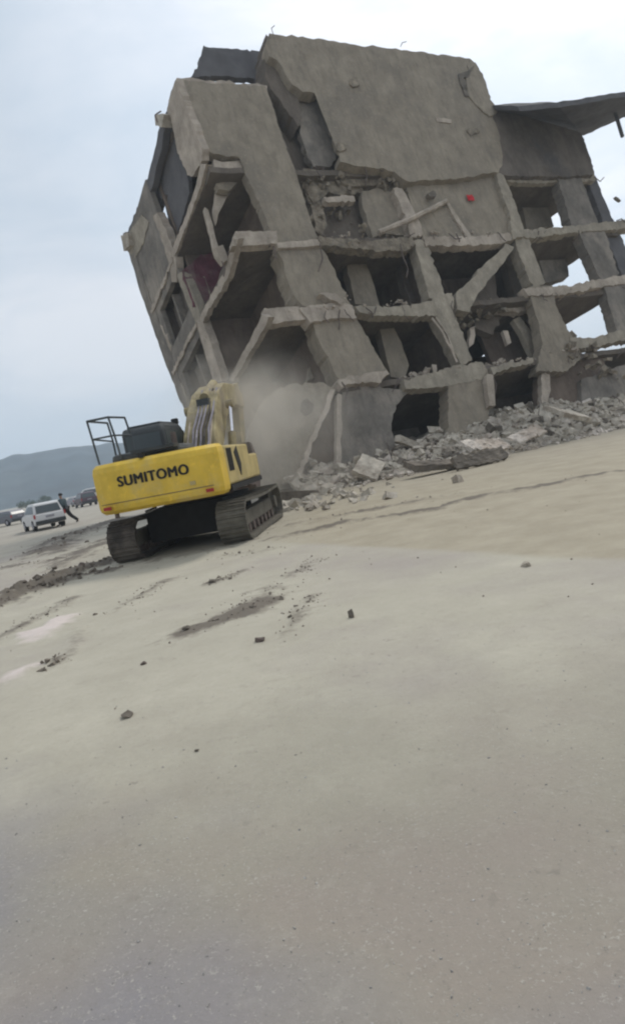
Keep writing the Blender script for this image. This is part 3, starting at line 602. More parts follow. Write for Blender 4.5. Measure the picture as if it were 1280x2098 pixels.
for q in range(34):
    hh = rn9.choice((H1, H2, H2, H3, H3, H4)); uu = rn9.uniform(0.3, 24); p0 = B(uu, -0.25, hh-0.15); pts = [p0]; d = Vector((rn9.gauss(0, .5), rn9.gauss(-.2, .3), -0.8)).normalized()
    for z_ in range(4): pts.append(pts[-1]+d*rn9.uniform(0.1, 0.3)); d = (d+Vector((rn9.gauss(0, .5), rn9.gauss(0, .2), rn9.gauss(0, .35)))).normalized()
    bm = bmesh.new(); path(bm, pts, rn9.choice((0.014, 0.02, 0.028)), 5); obj('dangling_rebar', bm, 'steel', bld)
# ground storey
fpoly('ground_wall', [(700, 790), (745, 784), (800, 796), (838, 800), (812, 830), (802, 855), (800, 875), (806, 900), (812, 960), (810, 1010), (696, 1010), (698, 900)], 0.1, 0.5, 'greywall', rag=0.04)
fpoly('ground_pier', [(918, 790), (996, 756), (1004, 790), (1000, 850), (996, 930), (912, 940), (918, 860)], -0.15, 0.6, 'plaster', rag=0.05)
fpoly('ground_post', [(690, 806), (699, 808), (699, 1010), (688, 1010)], -0.25, 0.0, 'edge', rag=0.03)
fpoly('tilted_panel', [(565, 798), (600, 788), (662, 783), (686, 796), (672, 838), (652, 880), (632, 935), (610, 1000), (500, 1010), (505, 900), (530, 830)], -0.35, -0.05, 'concrete', rag=0.06, step=0.2)
fpoly('panel_rib', [(676, 800), (686, 798), (672, 842), (652, 884), (634, 935), (616, 980), (606, 975), (626, 930), (644, 878), (664, 838)], -0.5, -0.36, 'edge', rag=0.05, step=0.2)
fpoly('panel_hole', [(616, 826), (630, 818), (642, 828), (640, 846), (626, 852), (615, 842)], -0.37, -0.34, 'soffit', rag=0.04, step=0.2)
fpoly('ground_pier', [(650, 860), (690, 812), (690, 1010), (618, 1010), (636, 940)], 0.6, 0.9, 'inner', rag=0.05)
fpoly('ground_wall', [(1100, 745), (1190, 735), (1210, 716), (1240, 730), (1235, 800), (1190, 850), (1110, 860), (1100, 800)], 0.4, 0.8, 'inner', rag=0.10, step=0.3)
fpoly('ground_wall', [(1190, 780), (1272, 750), (1330, 735), (1330, 850), (1190, 870)], 0.1, 0.5, 'greywall', rag=0.07, step=0.3)
fpoly('broken_post', [(1108, 765), (1126, 760), (1126, 800), (1122, 830), (1110, 830)], 0.1, 0.4, 'edge', rag=0.06, step=0.3)
fpoly('broken_post', [(996, 765), (1008, 768), (1012, 800), (1014, 830), (1002, 832)], -0.5, -0.2, 'edge', rag=0.06, step=0.3)
bbox('ground_wall', UC+1.0, UG, 3.4, 3.7, 0.0, H1-0.28, 'inner')
# rubble still lying on the floors belongs to the moving mass of each floor
def crumbs(name, lst, m, seed):
    rnd = random.Random(seed); bm = bmesh.new()
    for (px, py, v, n, spread, size) in lst:
        a, h = front(px, py, v)
        for i in range(n):
            s = size*0.72*(0.3+rnd.random()**1.6*1.2); aa = rnd.gauss(0, spread)
            if name == 'torn_masonry': c = B(a+aa, v+rnd.gauss(0, 0.25), h+rnd.gauss(0, spread*0.35))
            else:
                fl = max(q for q in HS if q <= h+0.45); pile = 0.0 if name == 'ledge_debris' else max(0, 0.45*(1-(aa/(spread*1.6))**2))
                vv_ = v+rnd.gauss(0, 0.12 if name == 'ledge_debris' else 0.3); c = B(a+aa, vv_, fl+s*0.3+rnd.random()*pile*(1 if vv_ > 0.2 else 0.4))
            R_ = Matrix.Rotation(rnd.random()*6, 3, Vector((rnd.gauss(0, 1), rnd.gauss(0, 1), rnd.gauss(0, 1))).normalized())
            q = [R_ @ Vector((sx_*s*(0.6+rnd.random()*0.6), sy_*s*0.7*(0.5+rnd.random()), sz_*s*0.45*(0.5+rnd.random()))) + c
                 for sz_ in (-1, 1) for sx_, sy_ in ((-1, -1), (1, -1), (1, 1), (-1, 1))]
            hexa(bm, q)
    o = obj(name, bm, m, bld); o['kind'] = 'stuff'; return o
crumbs('floor_debris', [(800, 604, 0.9, 14, 0.35, 0.16), (770, 612, 0.9, 8, 0.4, 0.12), (850, 742, 0.8, 26, 0.5, 0.2), (830, 762, 0.6, 14, 0.5, 0.16), (690, 615, 0.0, 10, 0.35, 0.12), (1020, 738, 0.8, 20, 0.8, 0.22), (980, 700, 0.8, 14, 0.5, 0.2), (1180, 684, 0.3, 10, 0.5, 0.14), (1150, 470, 0.2, 6, 0.5, 0.1), (1140, 700, 0.2, 18, 0.7, 0.22)], 'edge', 3)
crumbs('ledge_debris', [(690, 488, -0.05, 12, 0.5, 0.09), (800, 486, -0.1, 12, 0.6, 0.1), (960, 486, -0.05, 12, 1.2, 0.07), (1120, 466, -0.05, 12, 1.0, 0.07), (800, 626, -0.1, 16, 0.7, 0.1), (680, 628, -0.1, 16, 0.5, 0.09), (590, 630, 0.0, 10, 0.3, 0.07), (530, 474, 0.0, 8, 0.3, 0.06), (740, 768, -0.1, 20, 0.6, 0.1), (900, 752, -0.05, 20, 0.8, 0.1), (1050, 738, 0.0, 16, 0.7, 0.1), (1100, 356, -0.05, 10, 0.9, 0.08), (1200, 582, -0.05, 16, 0.8, 0.08), (850, 385, -0.1, 10, 0.3, 0.1)], 'edge', 9)
crumbs('torn_masonry', [(660, 390, 0.6, 22, 0.6, 0.22), (720, 370, 0.4, 24, 0.8, 0.2), (690, 430, 0.7, 20, 0.7, 0.2), (640, 450, 0.4, 14, 0.35, 0.18), (790, 380, 0.2, 14, 0.4, 0.16), (745, 490, 0.0, 22, 0.9, 0.15), (830, 500, 0.0, 10, 0.3, 0.14), (1000, 630, 0.6, 26, 0.7, 0.22), (960, 660, 0.6, 14, 0.4, 0.2), (1180, 730, 0.0, 30, 1.2, 0.25), (1250, 760, -0.2, 20, 1.0, 0.22)], 'masonry', 5)

# ------------------------------------------------------------------ excavator
EXO = Vector((-2.68, 16.9, 0.0)); EXH = radians(7.0)
ex = empty('excavator', EXO, -EXH)
tag(ex, 'large yellow tracked excavator with dark cab seen from behind, working at the leaning building', 'excavator')
def part(name, bm, m, parent=None, bevel=0.0, smooth=False): return obj(name, bm, m, parent or ex, smooth, bevel)
def arcbody(bm, hw, yb, yf, z0, z1, bulge, n=14, cr=0.22):
    """plan outline with a flat middle and rounded rear corners, extruded in z with a slight tumblehome"""
    pl = []
    for i in range(n+1):
        x = -hw+2*hw*i/n; k = abs(x)/hw; pl.append((x, yb + bulge*max(0, (k-0.55)/0.45)**2.2))
    pl = [(-hw, yf)] + pl + [(hw, yf)]
    rings = []
    zs = [(z0, 0.10), (z0+0.07, 0.02), (z0+0.16, 0.0), (z1-0.18, 0.0), (z1-0.07, 0.025), (z1, 0.10)]
    for z, ins in zs:
        rings.append([bm.verts.new((x*(1-ins*0.5), y+ins*(1 if y < yf-0.01 else 0), z)) for x, y in pl])
    for a, b in zip(rings, rings[1:]):
        for i in range(len(pl)): bm.faces.new((a[i], a[(i+1) % len(pl)], b[(i+1) % len(pl)], b[i]))
    bm.faces.new(rings[0][::-1]); bm.faces.new(rings[-1])
# counterweight with the maker's name across it
bm = bmesh.new(); arcbody(bm, 1.36, -2.95, -2.2, 1.12, 2.17, 0.22); cw = part('counterweight', bm, 'yellow')
tcu = bpy.data.curves.new('lettering', 'FONT'); tcu.body = 'SUMITOMO'; tcu.size = 0.29; tcu.extrude = 0.006; tcu.offset = 0.0; tcu.align_x = 'CENTER'; tcu.space_character = 1.12
to = bpy.data.objects.new('lettering_src', tcu); COL.objects.link(to); dg = bpy.context.evaluated_depsgraph_get(); dg.update()
tme = bpy.data.meshes.new_from_object(to.evaluated_get(dg)); bpy.data.objects.remove(to)
tx = Matrix.Translation((-0.02, -2.958, 1.66)) @ Matrix.Rotation(pi/2, 4, 'X') @ Matrix.Scale(0.93, 4, (1, 0, 0))
tme.transform(tx)
bm = bmesh.new()
for k_, (dx, dz, dy) in enumerate(((0, 0, 0), (0.014, 0, 0.0012), (0.028, 0.0, 0.0004), (0.014, 0.012, 0.0016))):
    n0 = len(bm.verts); bm.from_mesh(tme); bm.verts.ensure_lookup_table()
    for v in bm.verts[n0:]: v.co += Vector((dx, -dy, dz))
tl = obj('lettering', bm, 'black', cw)
bm = bmesh.new(); box(bm, 0.72, 0.84, -2.962, -2.95, 1.42, 1.5); part('reflector', bm, 'yellow_dust', cw)
bm = bmesh.new(); box(bm, -0.24, -0.14, -2.93, -2.75, 2.16, 2.26); part('lifting_lug', bm, 'black', cw)
for x in (-1.18, 1.02):
    bm = bmesh.new(); box(bm, x, x+0.16, -2.963, -2.93, 1.22, 1.29); part('tail_lamp', bm, 'lampred', cw)
bm = bmesh.new(); box(bm, -1.2, 1.2, -2.956, -2.945, 1.335, 1.35); part('panel_seam', bm, 'steel', cw)
bm = bmesh.new(); tube(bm, (-1.02, -2.72, 1.15), (-1.02, -2.72, 1.02), 0.05); part('drain_pipe', bm, 'steel', cw)
# house: side bodies, engine hood, deck
bm = bmesh.new(); box(bm, 0.55, 1.36, -2.19, 0.35, 1.26, 2.12); part('side_body', bm, 'yellow_dust', bevel=0.05)
bm = bmesh.new(); box(bm, 0.55, 1.34, 0.36, 1.5, 1.26, 1.86); part('tool_box', bm, 'yellow_dust', bevel=0.05)
bm = bmesh.new(); box(bm, -1.34, -0.5, -2.19, -0.75, 1.26, 2.14); part('side_body', bm, 'yellow_dust', bevel=0.05)
bm = bmesh.new()
for k in range(6): box(bm, 1.362, 1.372, -2.02+k*0.085, -1.97+k*0.085, 1.55, 2.05)
part('vent', bm, 'black')
bm = bmesh.new()
prism(bm, [(-2.05, 1.95), (-1.72, 2.08), (-1.52, 1.66), (-1.72, 1.4)], lambda y, z: Vector((1.363, y+0.75, z)), lambda y, z: Vector((1.376, y+0.75, z))); part('decal', bm, 'black')
bm = bmesh.new(); box(bm, 0.9, 1.38, -2.16, 1.4, 1.14, 1.25); box(bm, -1.38, -0.4, -2.16, 1.4, 1.14, 1.25); box(bm, -0.4, 0.9, -2.1, 1.2, 1.16, 1.34); part('deck', bm, 'tyre')
bm = bmesh.new(); box(bm, -1.08, 0.45, -2.30, -1.0, 1.9, 2.34); part('engine_hood', bm, 'darkgrey', bevel=0.10)
bm = bmesh.new(); box(bm, -0.45, 0.48, -2.74, -2.32, 2.27, 2.34); part('tread_plate', bm, 'darkgrey')
bm = bmesh.new(); tube(bm, (0.2, -1.7, 2.35), (0.2, -1.7, 2.62), 0.06); part('exhaust', bm, 'steel')
bm = bmesh.new(); box(bm, -0.5, 0.55, -1.0, 0.25, 1.34, 1.95); part('boom_mount', bm, 'darkgrey')
# cab
cab = empty('cab_pivot', (0, 0, 0)); bpy.data.objects.remove(cab)
CX0, CX1, CY0, CY1 = -1.36, -0.32, -0.72, 1.15
prof = [(CY0, 1.27), (CY1, 1.27), (CY1+0.08, 2.2), (CY1-0.25, 2.86), (CY1-0.5, 2.96), (CY0+0.12, 2.96), (CY0, 2.82)]
bm = bmesh.new(); prism(bm, prof, lambda y, z: Vector((CX0, y, z)), lambda y, z: Vector((CX1, y, z))); cab = part('cab', bm, 'darkgrey', bevel=0.07)
bm = bmesh.new(); box(bm, CX0+0.1, CX1-0.1, CY0-0.008, CY0+0.02, 2.1, 2.76); part('rear_window', bm, 'glass', cab)
for x0, x1 in ((CX1-0.02, CX1+0.008), (CX0-0.008, CX0+0.02)):
    bm = bmesh.new(); box(bm, x0, x1, CY0+0.15, CY0+0.85, 2.0, 2.77); part('side_window', bm, 'glass', cab)
    bm = bmesh.new(); box(bm, x0, x1, CY0+0.92, CY1-0.2, 1.7, 2.77); part('side_window', bm, 'glass', cab)
bm = bmesh.new(); box(bm, CX0+0.1, CX1-0.1, CY0+0.2, CY1-0.6, 2.955, 3.01); part('roof_hatch', bm, 'darkgrey', cab, bevel=0.03)
for x in (CX1-0.12,):
    bm = bmesh.new(); box(bm, x-0.09, x+0.09, CY1-0.46, CY1-0.34, 2.95, 3.1); part('work_lamp', bm, 'black', cab, bevel=0.03)
bm = bmesh.new(); path(bm, [(CX1-0.02, CY1, 2.5), (CX1+0.28, CY1+0.12, 2.6)], 0.02); box(bm, CX1+0.2, CX1+0.4, CY1+0.09, CY1+0.15, 2.5, 2.85); part('mirror', bm, 'black', cab)
# guard rails at the left rear corner
def rail(pts, rungs):
    bm = bmesh.new(); path(bm, pts, 0.024, 8)
    for a, b in rungs: path(bm, [a, b], 0.02, 8)
    return part('handrail', bm, 'rail')
rail([(-1.32, -2.35, 2.2), (-1.36, -2.35, 2.75), (-1.40, -2.33, 3.15), (-0.92, -2.33, 3.15), (-0.86, -2.35, 2.75), (-0.82, -2.35, 2.25)], [((-1.36, -2.35, 2.75), (-0.86, -2.35, 2.75))])
rail([(-0.92, -2.33, 3.15), (-0.86, -1.55, 3.15), (-0.84, -1.45, 2.75), (-0.82, -1.45, 2.25)], [((-0.86, -2.35, 2.75), (-0.84, -1.45, 2.75))])
rail([(-1.40, -2.33, 3.15), (-1.38, -1.3, 3.13), (-1.36, -1.25, 2.7), (-1.36, -1.25, 2.1)], [((-1.36, -2.35, 2.75), (-1.36, -1.25, 2.7))])
# undercarriage
bm = bmesh.new(); tube(bm, (0, 0, 0.98), (0, 0, 1.16), 0.85, n=28); part('slew_ring', bm, 'steel')
bm = bmesh.new(); box(bm, -0.85, 0.95, -1.55, 1.5, 0.27, 0.99); 
for sx_ in (-1, 1):
    for y0 in (-1.0, 1.0):
        hexa(bm, [(sx_*0.2, y0*0.4-0.2, 0.52), (sx_*1.0, y0-0.25, 0.42), (sx_*1.0, y0+0.25, 0.42), (sx_*0.2, y0*0.4+0.2, 0.52), (sx_*0.2, y0*0.4-0.2, 0.8), (sx_*1.0, y0-0.25, 0.68), (sx_*1.0, y0+0.25, 0.68), (sx_*0.2, y0*0.4+0.2, 0.8)])
part('carbody', bm, 'tyre')  # near-black colour and deepened box stand in for shade under the machine
TL, TR_ = 2.05, 0.44                  # half length between wheel centres, wheel radius
def track(xc, m):
    hw = 0.32
    per = []; n = 0
    total = 4*TL+2*pi*TR_; cnt = 48
    def pt(s):
        s %= total
        if s < 2*TL: return Vector((0, -TL+s, 0.03)), Vector((0, 1, 0)), Vector((0, 0, -1))
        s -= 2*TL
        if s < pi*TR_:
            a = -pi/2+s/TR_; nn = Vector((0, cos(a), sin(a))); return Vector((0, TL, 0.03+TR_))+nn*TR_, Vector((0, -sin(a), cos(a))), nn
        s -= pi*TR_
        if s < 2*TL:
            return Vector((0, TL-s, 0.03+2*TR_-0.05*sin(pi*s/(2*TL)))), Vector((0, -1, 0)), Vector((0, 0, 1))
        s -= 2*TL; a = pi/2+s/TR_; nn = Vector((0, cos(a), sin(a))); return Vector((0, -TL, 0.03+TR_))+nn*TR_, Vector((0, -sin(a), cos(a))), nn
    bm = bmesh.new()
    for i in range(cnt):
        c, tt, nn = pt(total*i/cnt); c = c + Vector((xc, 0, 0)); X = Vector((1, 0, 0)); hl = total/cnt*0.47
        hexa(bm, [c-X*hw-tt*hl-nn*0.06, c+X*hw-tt*hl-nn*0.06, c+X*hw+tt*hl-nn*0.06, c-X*hw+tt*hl-nn*0.06, c-X*hw-tt*hl, c+X*hw-tt*hl, c+X*hw+tt*hl, c-X*hw+tt*hl])
        for q in (-0.5, 0.5): hexa(bm, [c-X*hw+tt*(q*hl-0.012)+nn*0.0, c+X*hw+tt*(q*hl-0.012), c+X*hw+tt*(q*hl+0.012), c-X*hw+tt*(q*hl+0.012), c-X*hw+tt*(q*hl-0.012)+nn*0.028, c+X*hw+tt*(q*hl-0.012)+nn*0.028, c+X*hw+tt*(q*hl+0.012)+nn*0.028, c-X*hw+tt*(q*hl+0.012)+nn*0.028])
    o = part('track', bm, m)
    bm = bmesh.new(); hexa(bm, [(xc-0.15, -1.8, 0.3), (xc+0.15, -1.8, 0.3), (xc+0.15, 1.8, 0.3), (xc-0.15, 1.8, 0.3), (xc-0.15, -1.7, 0.62), (xc+0.15, -1.7, 0.62), (xc+0.15, 1.7, 0.62), (xc-0.15, 1.7, 0.62)]); part('track_frame', bm, 'dusty_steel', o, bevel=0.03)
    for y in (-TL, TL):
        bm = bmesh.new(); tube(bm, (xc-0.1, y, 0.03+TR_), (xc+0.1, y, 0.03+TR_), 0.36, n=24); tube(bm, (xc-0.22, y, 0.03+TR_), (xc+0.22, y, 0.03+TR_), 0.17, n=18); part('idler_wheel' if y > 0 else 'drive_sprocket', bm, 'dusty_steel', o)
    for k in range(7):
        y = -1.5+k*0.5; bm = bmesh.new(); tube(bm, (xc-0.17, y, 0.22), (xc+0.17, y, 0.22), 0.11, n=14); part('track_roller', bm, 'steel', o)
track(-1.15, 'rubber'); track(1.29, 'dusty_steel')
for x, y, z in ((-0.72, -1.55, 0.98), (-0.42, -1.25, 0.93)):
    bm = bmesh.new(); tube(bm, (x-0.12, y, z), (x+0.14, y+0.05, z+0.05), 0.045); part('light_gap_stub', bm, 'chrome')  # bright stubs added in place of light showing through under the body
# boom: deep box section curving up and over, then the stick reaching down to the building
def boxbeam(stations, name, m, bevel=0.03):
    bm = bmesh.new(); prev = None
    for i, (y, z, hh, hw, xc) in enumerate(stations):
        a = Vector(stations[max(0, i-1)][:2]); b = Vector(stations[min(len(stations)-1, i+1)][:2]); d = (b-a).normalized(); nn = Vector((-d.y, d.x))
        ring = [bm.verts.new((xc+sx_*hw, y+nn.x*s*hh, z+nn.y*s*hh)) for sx_, s in ((-1, -1), (1, -1), (1, 1), (-1, 1))]
        if prev:
            for k in range(4): bm.faces.new((prev[k], prev[(k+1) % 4], ring[(k+1) % 4], ring[k]))
        else: bm.faces.new(ring[::-1])
        prev = ring
    bm.faces.new(prev); return part(name, bm, m, bevel=bevel)
BX = 0.22
boom = boxbeam([(0.0, 1.75, 0.22, 0.42, BX), (0.6, 2.3, 0.34, 0.42, BX), (1.3, 2.85, 0.42, 0.40, BX), (2.0, 3.32, 0.42, 0.38, BX), (2.8, 3.6, 0.38, 0.37, BX), (3.9, 3.72, 0.31, 0.36, BX), (5.2, 3.6, 0.24, 0.34, BX)], 'boom', 'boompaint')
for sx_ in (-1, 1):
    x = BX+sx_*0.58; bm = bmesh.new(); tube(bm, (x, 0.9, 1.5), (x, 1.5, 2.5), 0.10, n=14); c = part('boom_cylinder', bm, 'boompaint')
    bm = bmesh.new(); tube(bm, (x, 1.5, 2.5), (x, 1.95, 3.3), 0.05, n=12); part('cylinder_rod', bm, 'chrome', c)
    bm = bmesh.new(); tube(bm, (x-0.1, 1.95, 3.3), (x+0.1, 1.95, 3.3), 0.12, n=12); part('cylinder_pin', bm, 'boompaint', c)
bm = bmesh.new(); tube(bm, (BX+0.02, 1.55, 3.55), (BX+0.02, 2.9, 4.02), 0.12, n=14); c = part('stick_cylinder', bm, 'boompaint')
bm = bmesh.new(); tube(bm, (BX+0.02, 2.9, 4.02), (BX+0.02, 4.9, 4.15), 0.06, n=12); part('cylinder_rod', bm, 'chrome', c)
bm = bmesh.new(); box(bm, BX-0.14, BX+0.18, 1.25, 1.6, 3.1, 3.5); part('cylinder_bracket', bm, 'darkgrey')
rnd = random.Random(5)
for k, x in enumerate((-0.10, 0.0, 0.10, 0.20, 0.30)):
    bm = bmesh.new(); x += BX; pts = [(x, -0.5, 1.95), (x+0.02, -0.05, 2.35+0.1*(k % 2)), (x-0.02, 0.32, 2.66), (x+0.03, 0.9, 3.1), (x, 1.45, 3.42), (x, 2.0, 3.78)]
    path(bm, pts, 0.03, 8); part('hose', bm, 'hosegrey' if k != 3 else 'rubber')
for k, x in enumerate((-0.28, 0.30)):
    bm = bmesh.new(); x += BX; path(bm, [(x, 0.0, 2.2), (x, 0.5, 2.68), (x, 1.1, 3.15), (x, 1.8, 3.66)], 0.03, 8); part('grease_pipe', bm, 'edge')
boxbeam([(5.05, 4.15, 0.2, 0.26, BX), (5.15, 3.6, 0.34, 0.26, BX), (4.8, 2.8, 0.3, 0.24, BX), (4.35, 2.0, 0.18, 0.22, BX)], 'stick', 'boompaint')
bm = bmesh.new()
bp_ = [(6.35, 2.25), (6.75, 2.2), (7.15, 1.75), (7.15, 1.2), (6.8, 0.85), (6.3, 0.8), (5.95, 1.0), (6.3, 1.1), (6.6, 1.3), (6.65, 1.7)]
prism(bm, bp_, lambda y, z: Vector((BX-0.5, y-2.35, z)), lambda y, z: Vector((BX+0.5, y-2.35, z))); bk = part('bucket', bm, 'steel', bevel=0.02)
for k in range(5):
    x = BX-0.44+k*0.22; bm = bmesh.new(); hexa(bm, [(x-0.05, 3.60, 0.96), (x+0.05, 3.60, 0.96), (x+0.05, 3.63, 1.04), (x-0.05, 3.63, 1.04), (x-0.02, 3.37, 0.98), (x+0.02, 3.37, 0.98), (x+0.02, 3.37, 1.0), (x-0.02, 3.37, 1.0)]); part('bucket_tooth', bm, 'steel', bk)

# ------------------------------------------------------------------ rubble
def footp(u, off):                    # ground point in front of the building's foot, off metres towards the viewer
    p = BO + BU*u; n = Vector((BU.y, -BU.x, 0)).normalized(); q = p + n*off; return q.x, q.y
HN = [(-2, 2.2, .9), (2, 3.0, 1.0), (5, 3.6, 1.2), (8, 3.9, 1.5), (10.5, 4.2, 1.9), (13, 4.8, 1.75), (15, 5.2, 1.75), (17, 5.2, 1.6), (20, 5.0, 1.5), (24, 5, 1.3), (30, 5, 1.2), (36, 3, 1)]
def hprof(u):
    for a, b in zip(HN, HN[1:]):
        if a[0] <= u <= b[0]: k = (u-a[0])/(b[0]-a[0]); return a[1]+(b[1]-a[1])*k, a[2]+(b[2]-a[2])*k
    return 0.5, 0.0
def heap_z(u, off):
    ext, hh = hprof(u); k = off/ext
    if off < -6: return -0.3
    base = hh*(1-smooth(-0.15, 1.0, k))**1.15 if k > -0.5 else hh
    x, y = footp(u, off)
    return base*(0.75+0.5*abs(nz(x, y, 0.55, 2)))+0.30*nz(x, y, 1.3, 3)*min(1, base)+0.13*nz(x, y, 3.5, 5)*min(1, base*2)-0.12
vv = []; ff = []; nu, no_ = 190, 60
for i in range(nu+1):
    for j in range(no_+1):
        u = -3+38*i/nu; off = -5+11*j/no_; x, y = footp(u, off); z = heap_z(u, off)
        edge = min(1, (i/nu)*14, (1-i/nu)*14, (1-j/no_)*6); vv.append((x, y, z*edge-0.25*(1-edge)))
for i in range(nu):
    for j in range(no_):
        a = i*(no_+1)+j; ff.append((a, a+1, a+no_+2, a+no_+1))
hm = bpy.data.meshes.new('rubble_heap'); hm.from_pydata(vv, [], ff)
hp = tag(link('rubble_heap', hm, 'rubble'), 'long grey heap of crushed concrete along the foot of the leaning building', 'rubble', kind='stuff')
rnd = random.Random(11)
def hull(rnd, sx_, sy_, sz_, n=11):
    bm = bmesh.new()
    for _ in range(n):
        v = Vector((rnd.gauss(0, 1), rnd.gauss(0, 1), rnd.gauss(0, 1))).normalized(); k = 0.8+0.3*rnd.random()
        # squared-off blocks, not pebbles
        mxx = max(abs(v.x), abs(v.y), abs(v.z)); v = v*(0.45+0.55/mxx)*k
        bm.verts.new((v.x*sx_, v.y*sy_, v.z*sz_))
    r = bmesh.ops.convex_hull(bm, input=bm.verts[:]); bmesh.ops.delete(bm, geom=[g for g in r['geom_interior'] if isinstance(g, bmesh.types.BMVert)], context='VERTS')
    return bm
def scatter(name, n, gen, m, label):
    vs, fs = [], []
    for _ in range(n):
        x, y, z, s = gen()
        if s <= 0: continue
        a, b, c = s*(0.5+rnd.random()), s*(0.5+rnd.random()*0.6), s*(0.3+rnd.random()*0.4)
        R_ = Matrix.Rotation(rnd.random()*6.3, 3, 'Z') @ Matrix.Rotation(rnd.gauss(0, 0.5), 3, 'X') @ Matrix.Rotation(rnd.gauss(0, 0.5), 3, 'Y')
        k = len(vs)
        for sz_ in (-1, 1):
            for sx_, sy_ in ((-1, -1), (1, -1), (1, 1), (-1, 1)):
                vs.append(tuple(R_ @ Vector((sx_*a*(0.55+0.5*rnd.random()), sy_*b*(0.55+0.5*rnd.random()), sz_*c*(0.6+0.5*rnd.random()))) + Vector((x, y, z))))
        for f in ((3, 2, 1, 0), (4, 5, 6, 7), (0, 1, 5, 4), (1, 2, 6, 5), (2, 3, 7, 6), (3, 0, 4, 7)): fs.append(tuple(k+q for q in f))
    me = bpy.data.meshes.new(name); me.from_pydata(vs, [], fs)
    return tag(link(name, me, m), label, 'rubble', kind='stuff')
def g_heap():
    u = rnd.uniform(-2, 30); ext, hh = hprof(u); off = rnd.uniform(-1.0, ext*1.05); x, y = footp(u, off); return x, y, max(0, heap_z(u, off))+0.02, rnd.choice((0.03, 0.05, 0.05, 0.07, 0.1, 0.17 if rnd.random() < 0.5 else 0.26))
scatter('rubble_fragments', 7500, g_heap, 'rubble', 'grey broken fragments covering the rubble heap')
def g_edge():
    u = rnd.uniform(-2, 26); ext, hh = hprof(u); off = ext*0.8+abs(rnd.gauss(0, 0.9)); x, y = footp(u, off); return x, y, 0.04, rnd.choice((0.03, 0.05, 0.08, 0.12))
scatter('pale_rubble_fragments', 1500, lambda: g_edge() if rnd.random() < 0.5 else g_heap(), 'rubble_pale', 'pale fragments over the heap and spilling from its foot')
scatter('dark_rubble_fragments', 900, g_heap, 'rubble_dark', 'dark broken fragments among the rubble')
def g_track():
    x = rnd.gauss(-1.2, 1.6); y = rnd.gauss(21.5, 1.5)
    if abs(x+2.5) < 2 and y < 19.6: return 0, 0, 0, 0
    return x, y, 0.03, rnd.choice((0.04, 0.06, 0.12, 0.2))
scatter('spilled_debris', 420, g_track, 'rubble', 'debris spilled beyond the excavator tracks')
# single blocks one can pick out
def chunk_mesh(seed, k=1.0, flat=0.55):
    r_ = random.Random(seed); bm = hull(r_, 0.5*k, 0.4*k, 0.5*k*flat, 12); bmesh.ops.bevel(bm, geom=bm.edges[:], offset=0.03, segments=1, affect='EDGES')
    roughen(bm, 0.2, 0.03, seed); me = bpy.data.meshes.new('concrete_block'); bm.to_mesh(me); bm.free(); return me
CM = [chunk_mesh(s) for s in range(5)]
for me_, mm in zip(CM, ('rubble', 'rubble_pale', 'rubble', 'edge', 'rubble')): me_.materials.append(M[mm])
for k in range(46):
    u = rnd.uniform(-1.5, 26); ext, hh = hprof(u); off = rnd.uniform(0.25, 0.95)*ext; x, y = footp(u, off)
    o = bpy.data.objects.new('concrete_block', CM[k % 5]); COL.objects.link(o); s = rnd.uniform(0.35, 1.0)
    o.location = (x, y, max(0.0, heap_z(u, off))+0.12*s); o.rotation_euler = (rnd.gauss(0, 0.5), rnd.gauss(0, 0.5), rnd.random()*6.3); o.scale = (s*(0.8+0.6*rnd.random()), s, s)
    tag(o, 'broken concrete block lying in the rubble heap below the building', 'concrete block', 'concrete blocks in the rubble heap')
# tilted slabs and crumpled sheets in the heap, told apart by their labels
def plate(name, px, py, dist_off, sx_, sy_, sz_, rot, m, label, cat, crump=0.05):
    p = gnd(px, py)
    bm = bmesh.new(); box(bm, -sx_/2, sx_/2, -sy_/2, sy_/2, -sz_/2, sz_/2); roughen(bm, 0.22, crump, px*0.1, 1.6)
    o = obj(name, bm, m); o.location = (p.x, p.y, dist_off); o.rotation_euler = tuple(radians(a) for a in rot)
    return tag(o, label, cat)
plate('broken_slab', 1000, 945, 0.62, 1.9, 0.8, 0.10, (30, 6, 25), 'rubble_pale', 'large pale broken slab propped over a dark gap at the front of the heap', 'concrete slab', 0.16)
plate('broken_slab', 1085, 920, 0.6, 1.8, 0.6, 0.10, (35, -8, 30), 'rubble_pale', 'narrow pale slab right of the propped slab, at the front of the heap', 'concrete slab', 0.15)
plate('broken_slab', 900, 968, 0.28, 2.4, 0.9, 0.22, (12, 8, 22), 'rubble_dark', 'long dark slab lying left of the pale slabs at the heap front', 'concrete slab', 0.08)
plate('broken_slab', 985, 955, 0.28, 2.2, 0.5, 0.14, (60, 0, 25), 'rubble_dark', 'dark slab on edge under the pale propped slab', 'concrete slab', 0.1)
plate('broken_slab', 760, 985, 0.5, 1.3, 1.0, 0.2, (35, -25, 60), 'rubble', 'tilted grey slab near the left end of the heap', 'concrete slab', 0.06)
plate('broken_slab', 1170, 900, 1.1, 2.0, 1.1, 0.2, (25, 14, 35), 'rubble', 'grey slab leaning on the right part of the heap', 'concrete slab', 0.06)
plate('broken_beam', 860, 955, 0.9, 2.6, 0.28, 0.3, (0, 24, 40), 'rubble', 'snapped grey beam sticking out of the middle of the heap', 'concrete beam', 0.05)
plate('broken_beam', 610, 1030, 0.25, 1.5, 0.3, 0.3, (0, 8, 10), 'rubble_dark', 'short dark beam lying just ahead of the right excavator track', 'concrete beam', 0.05)
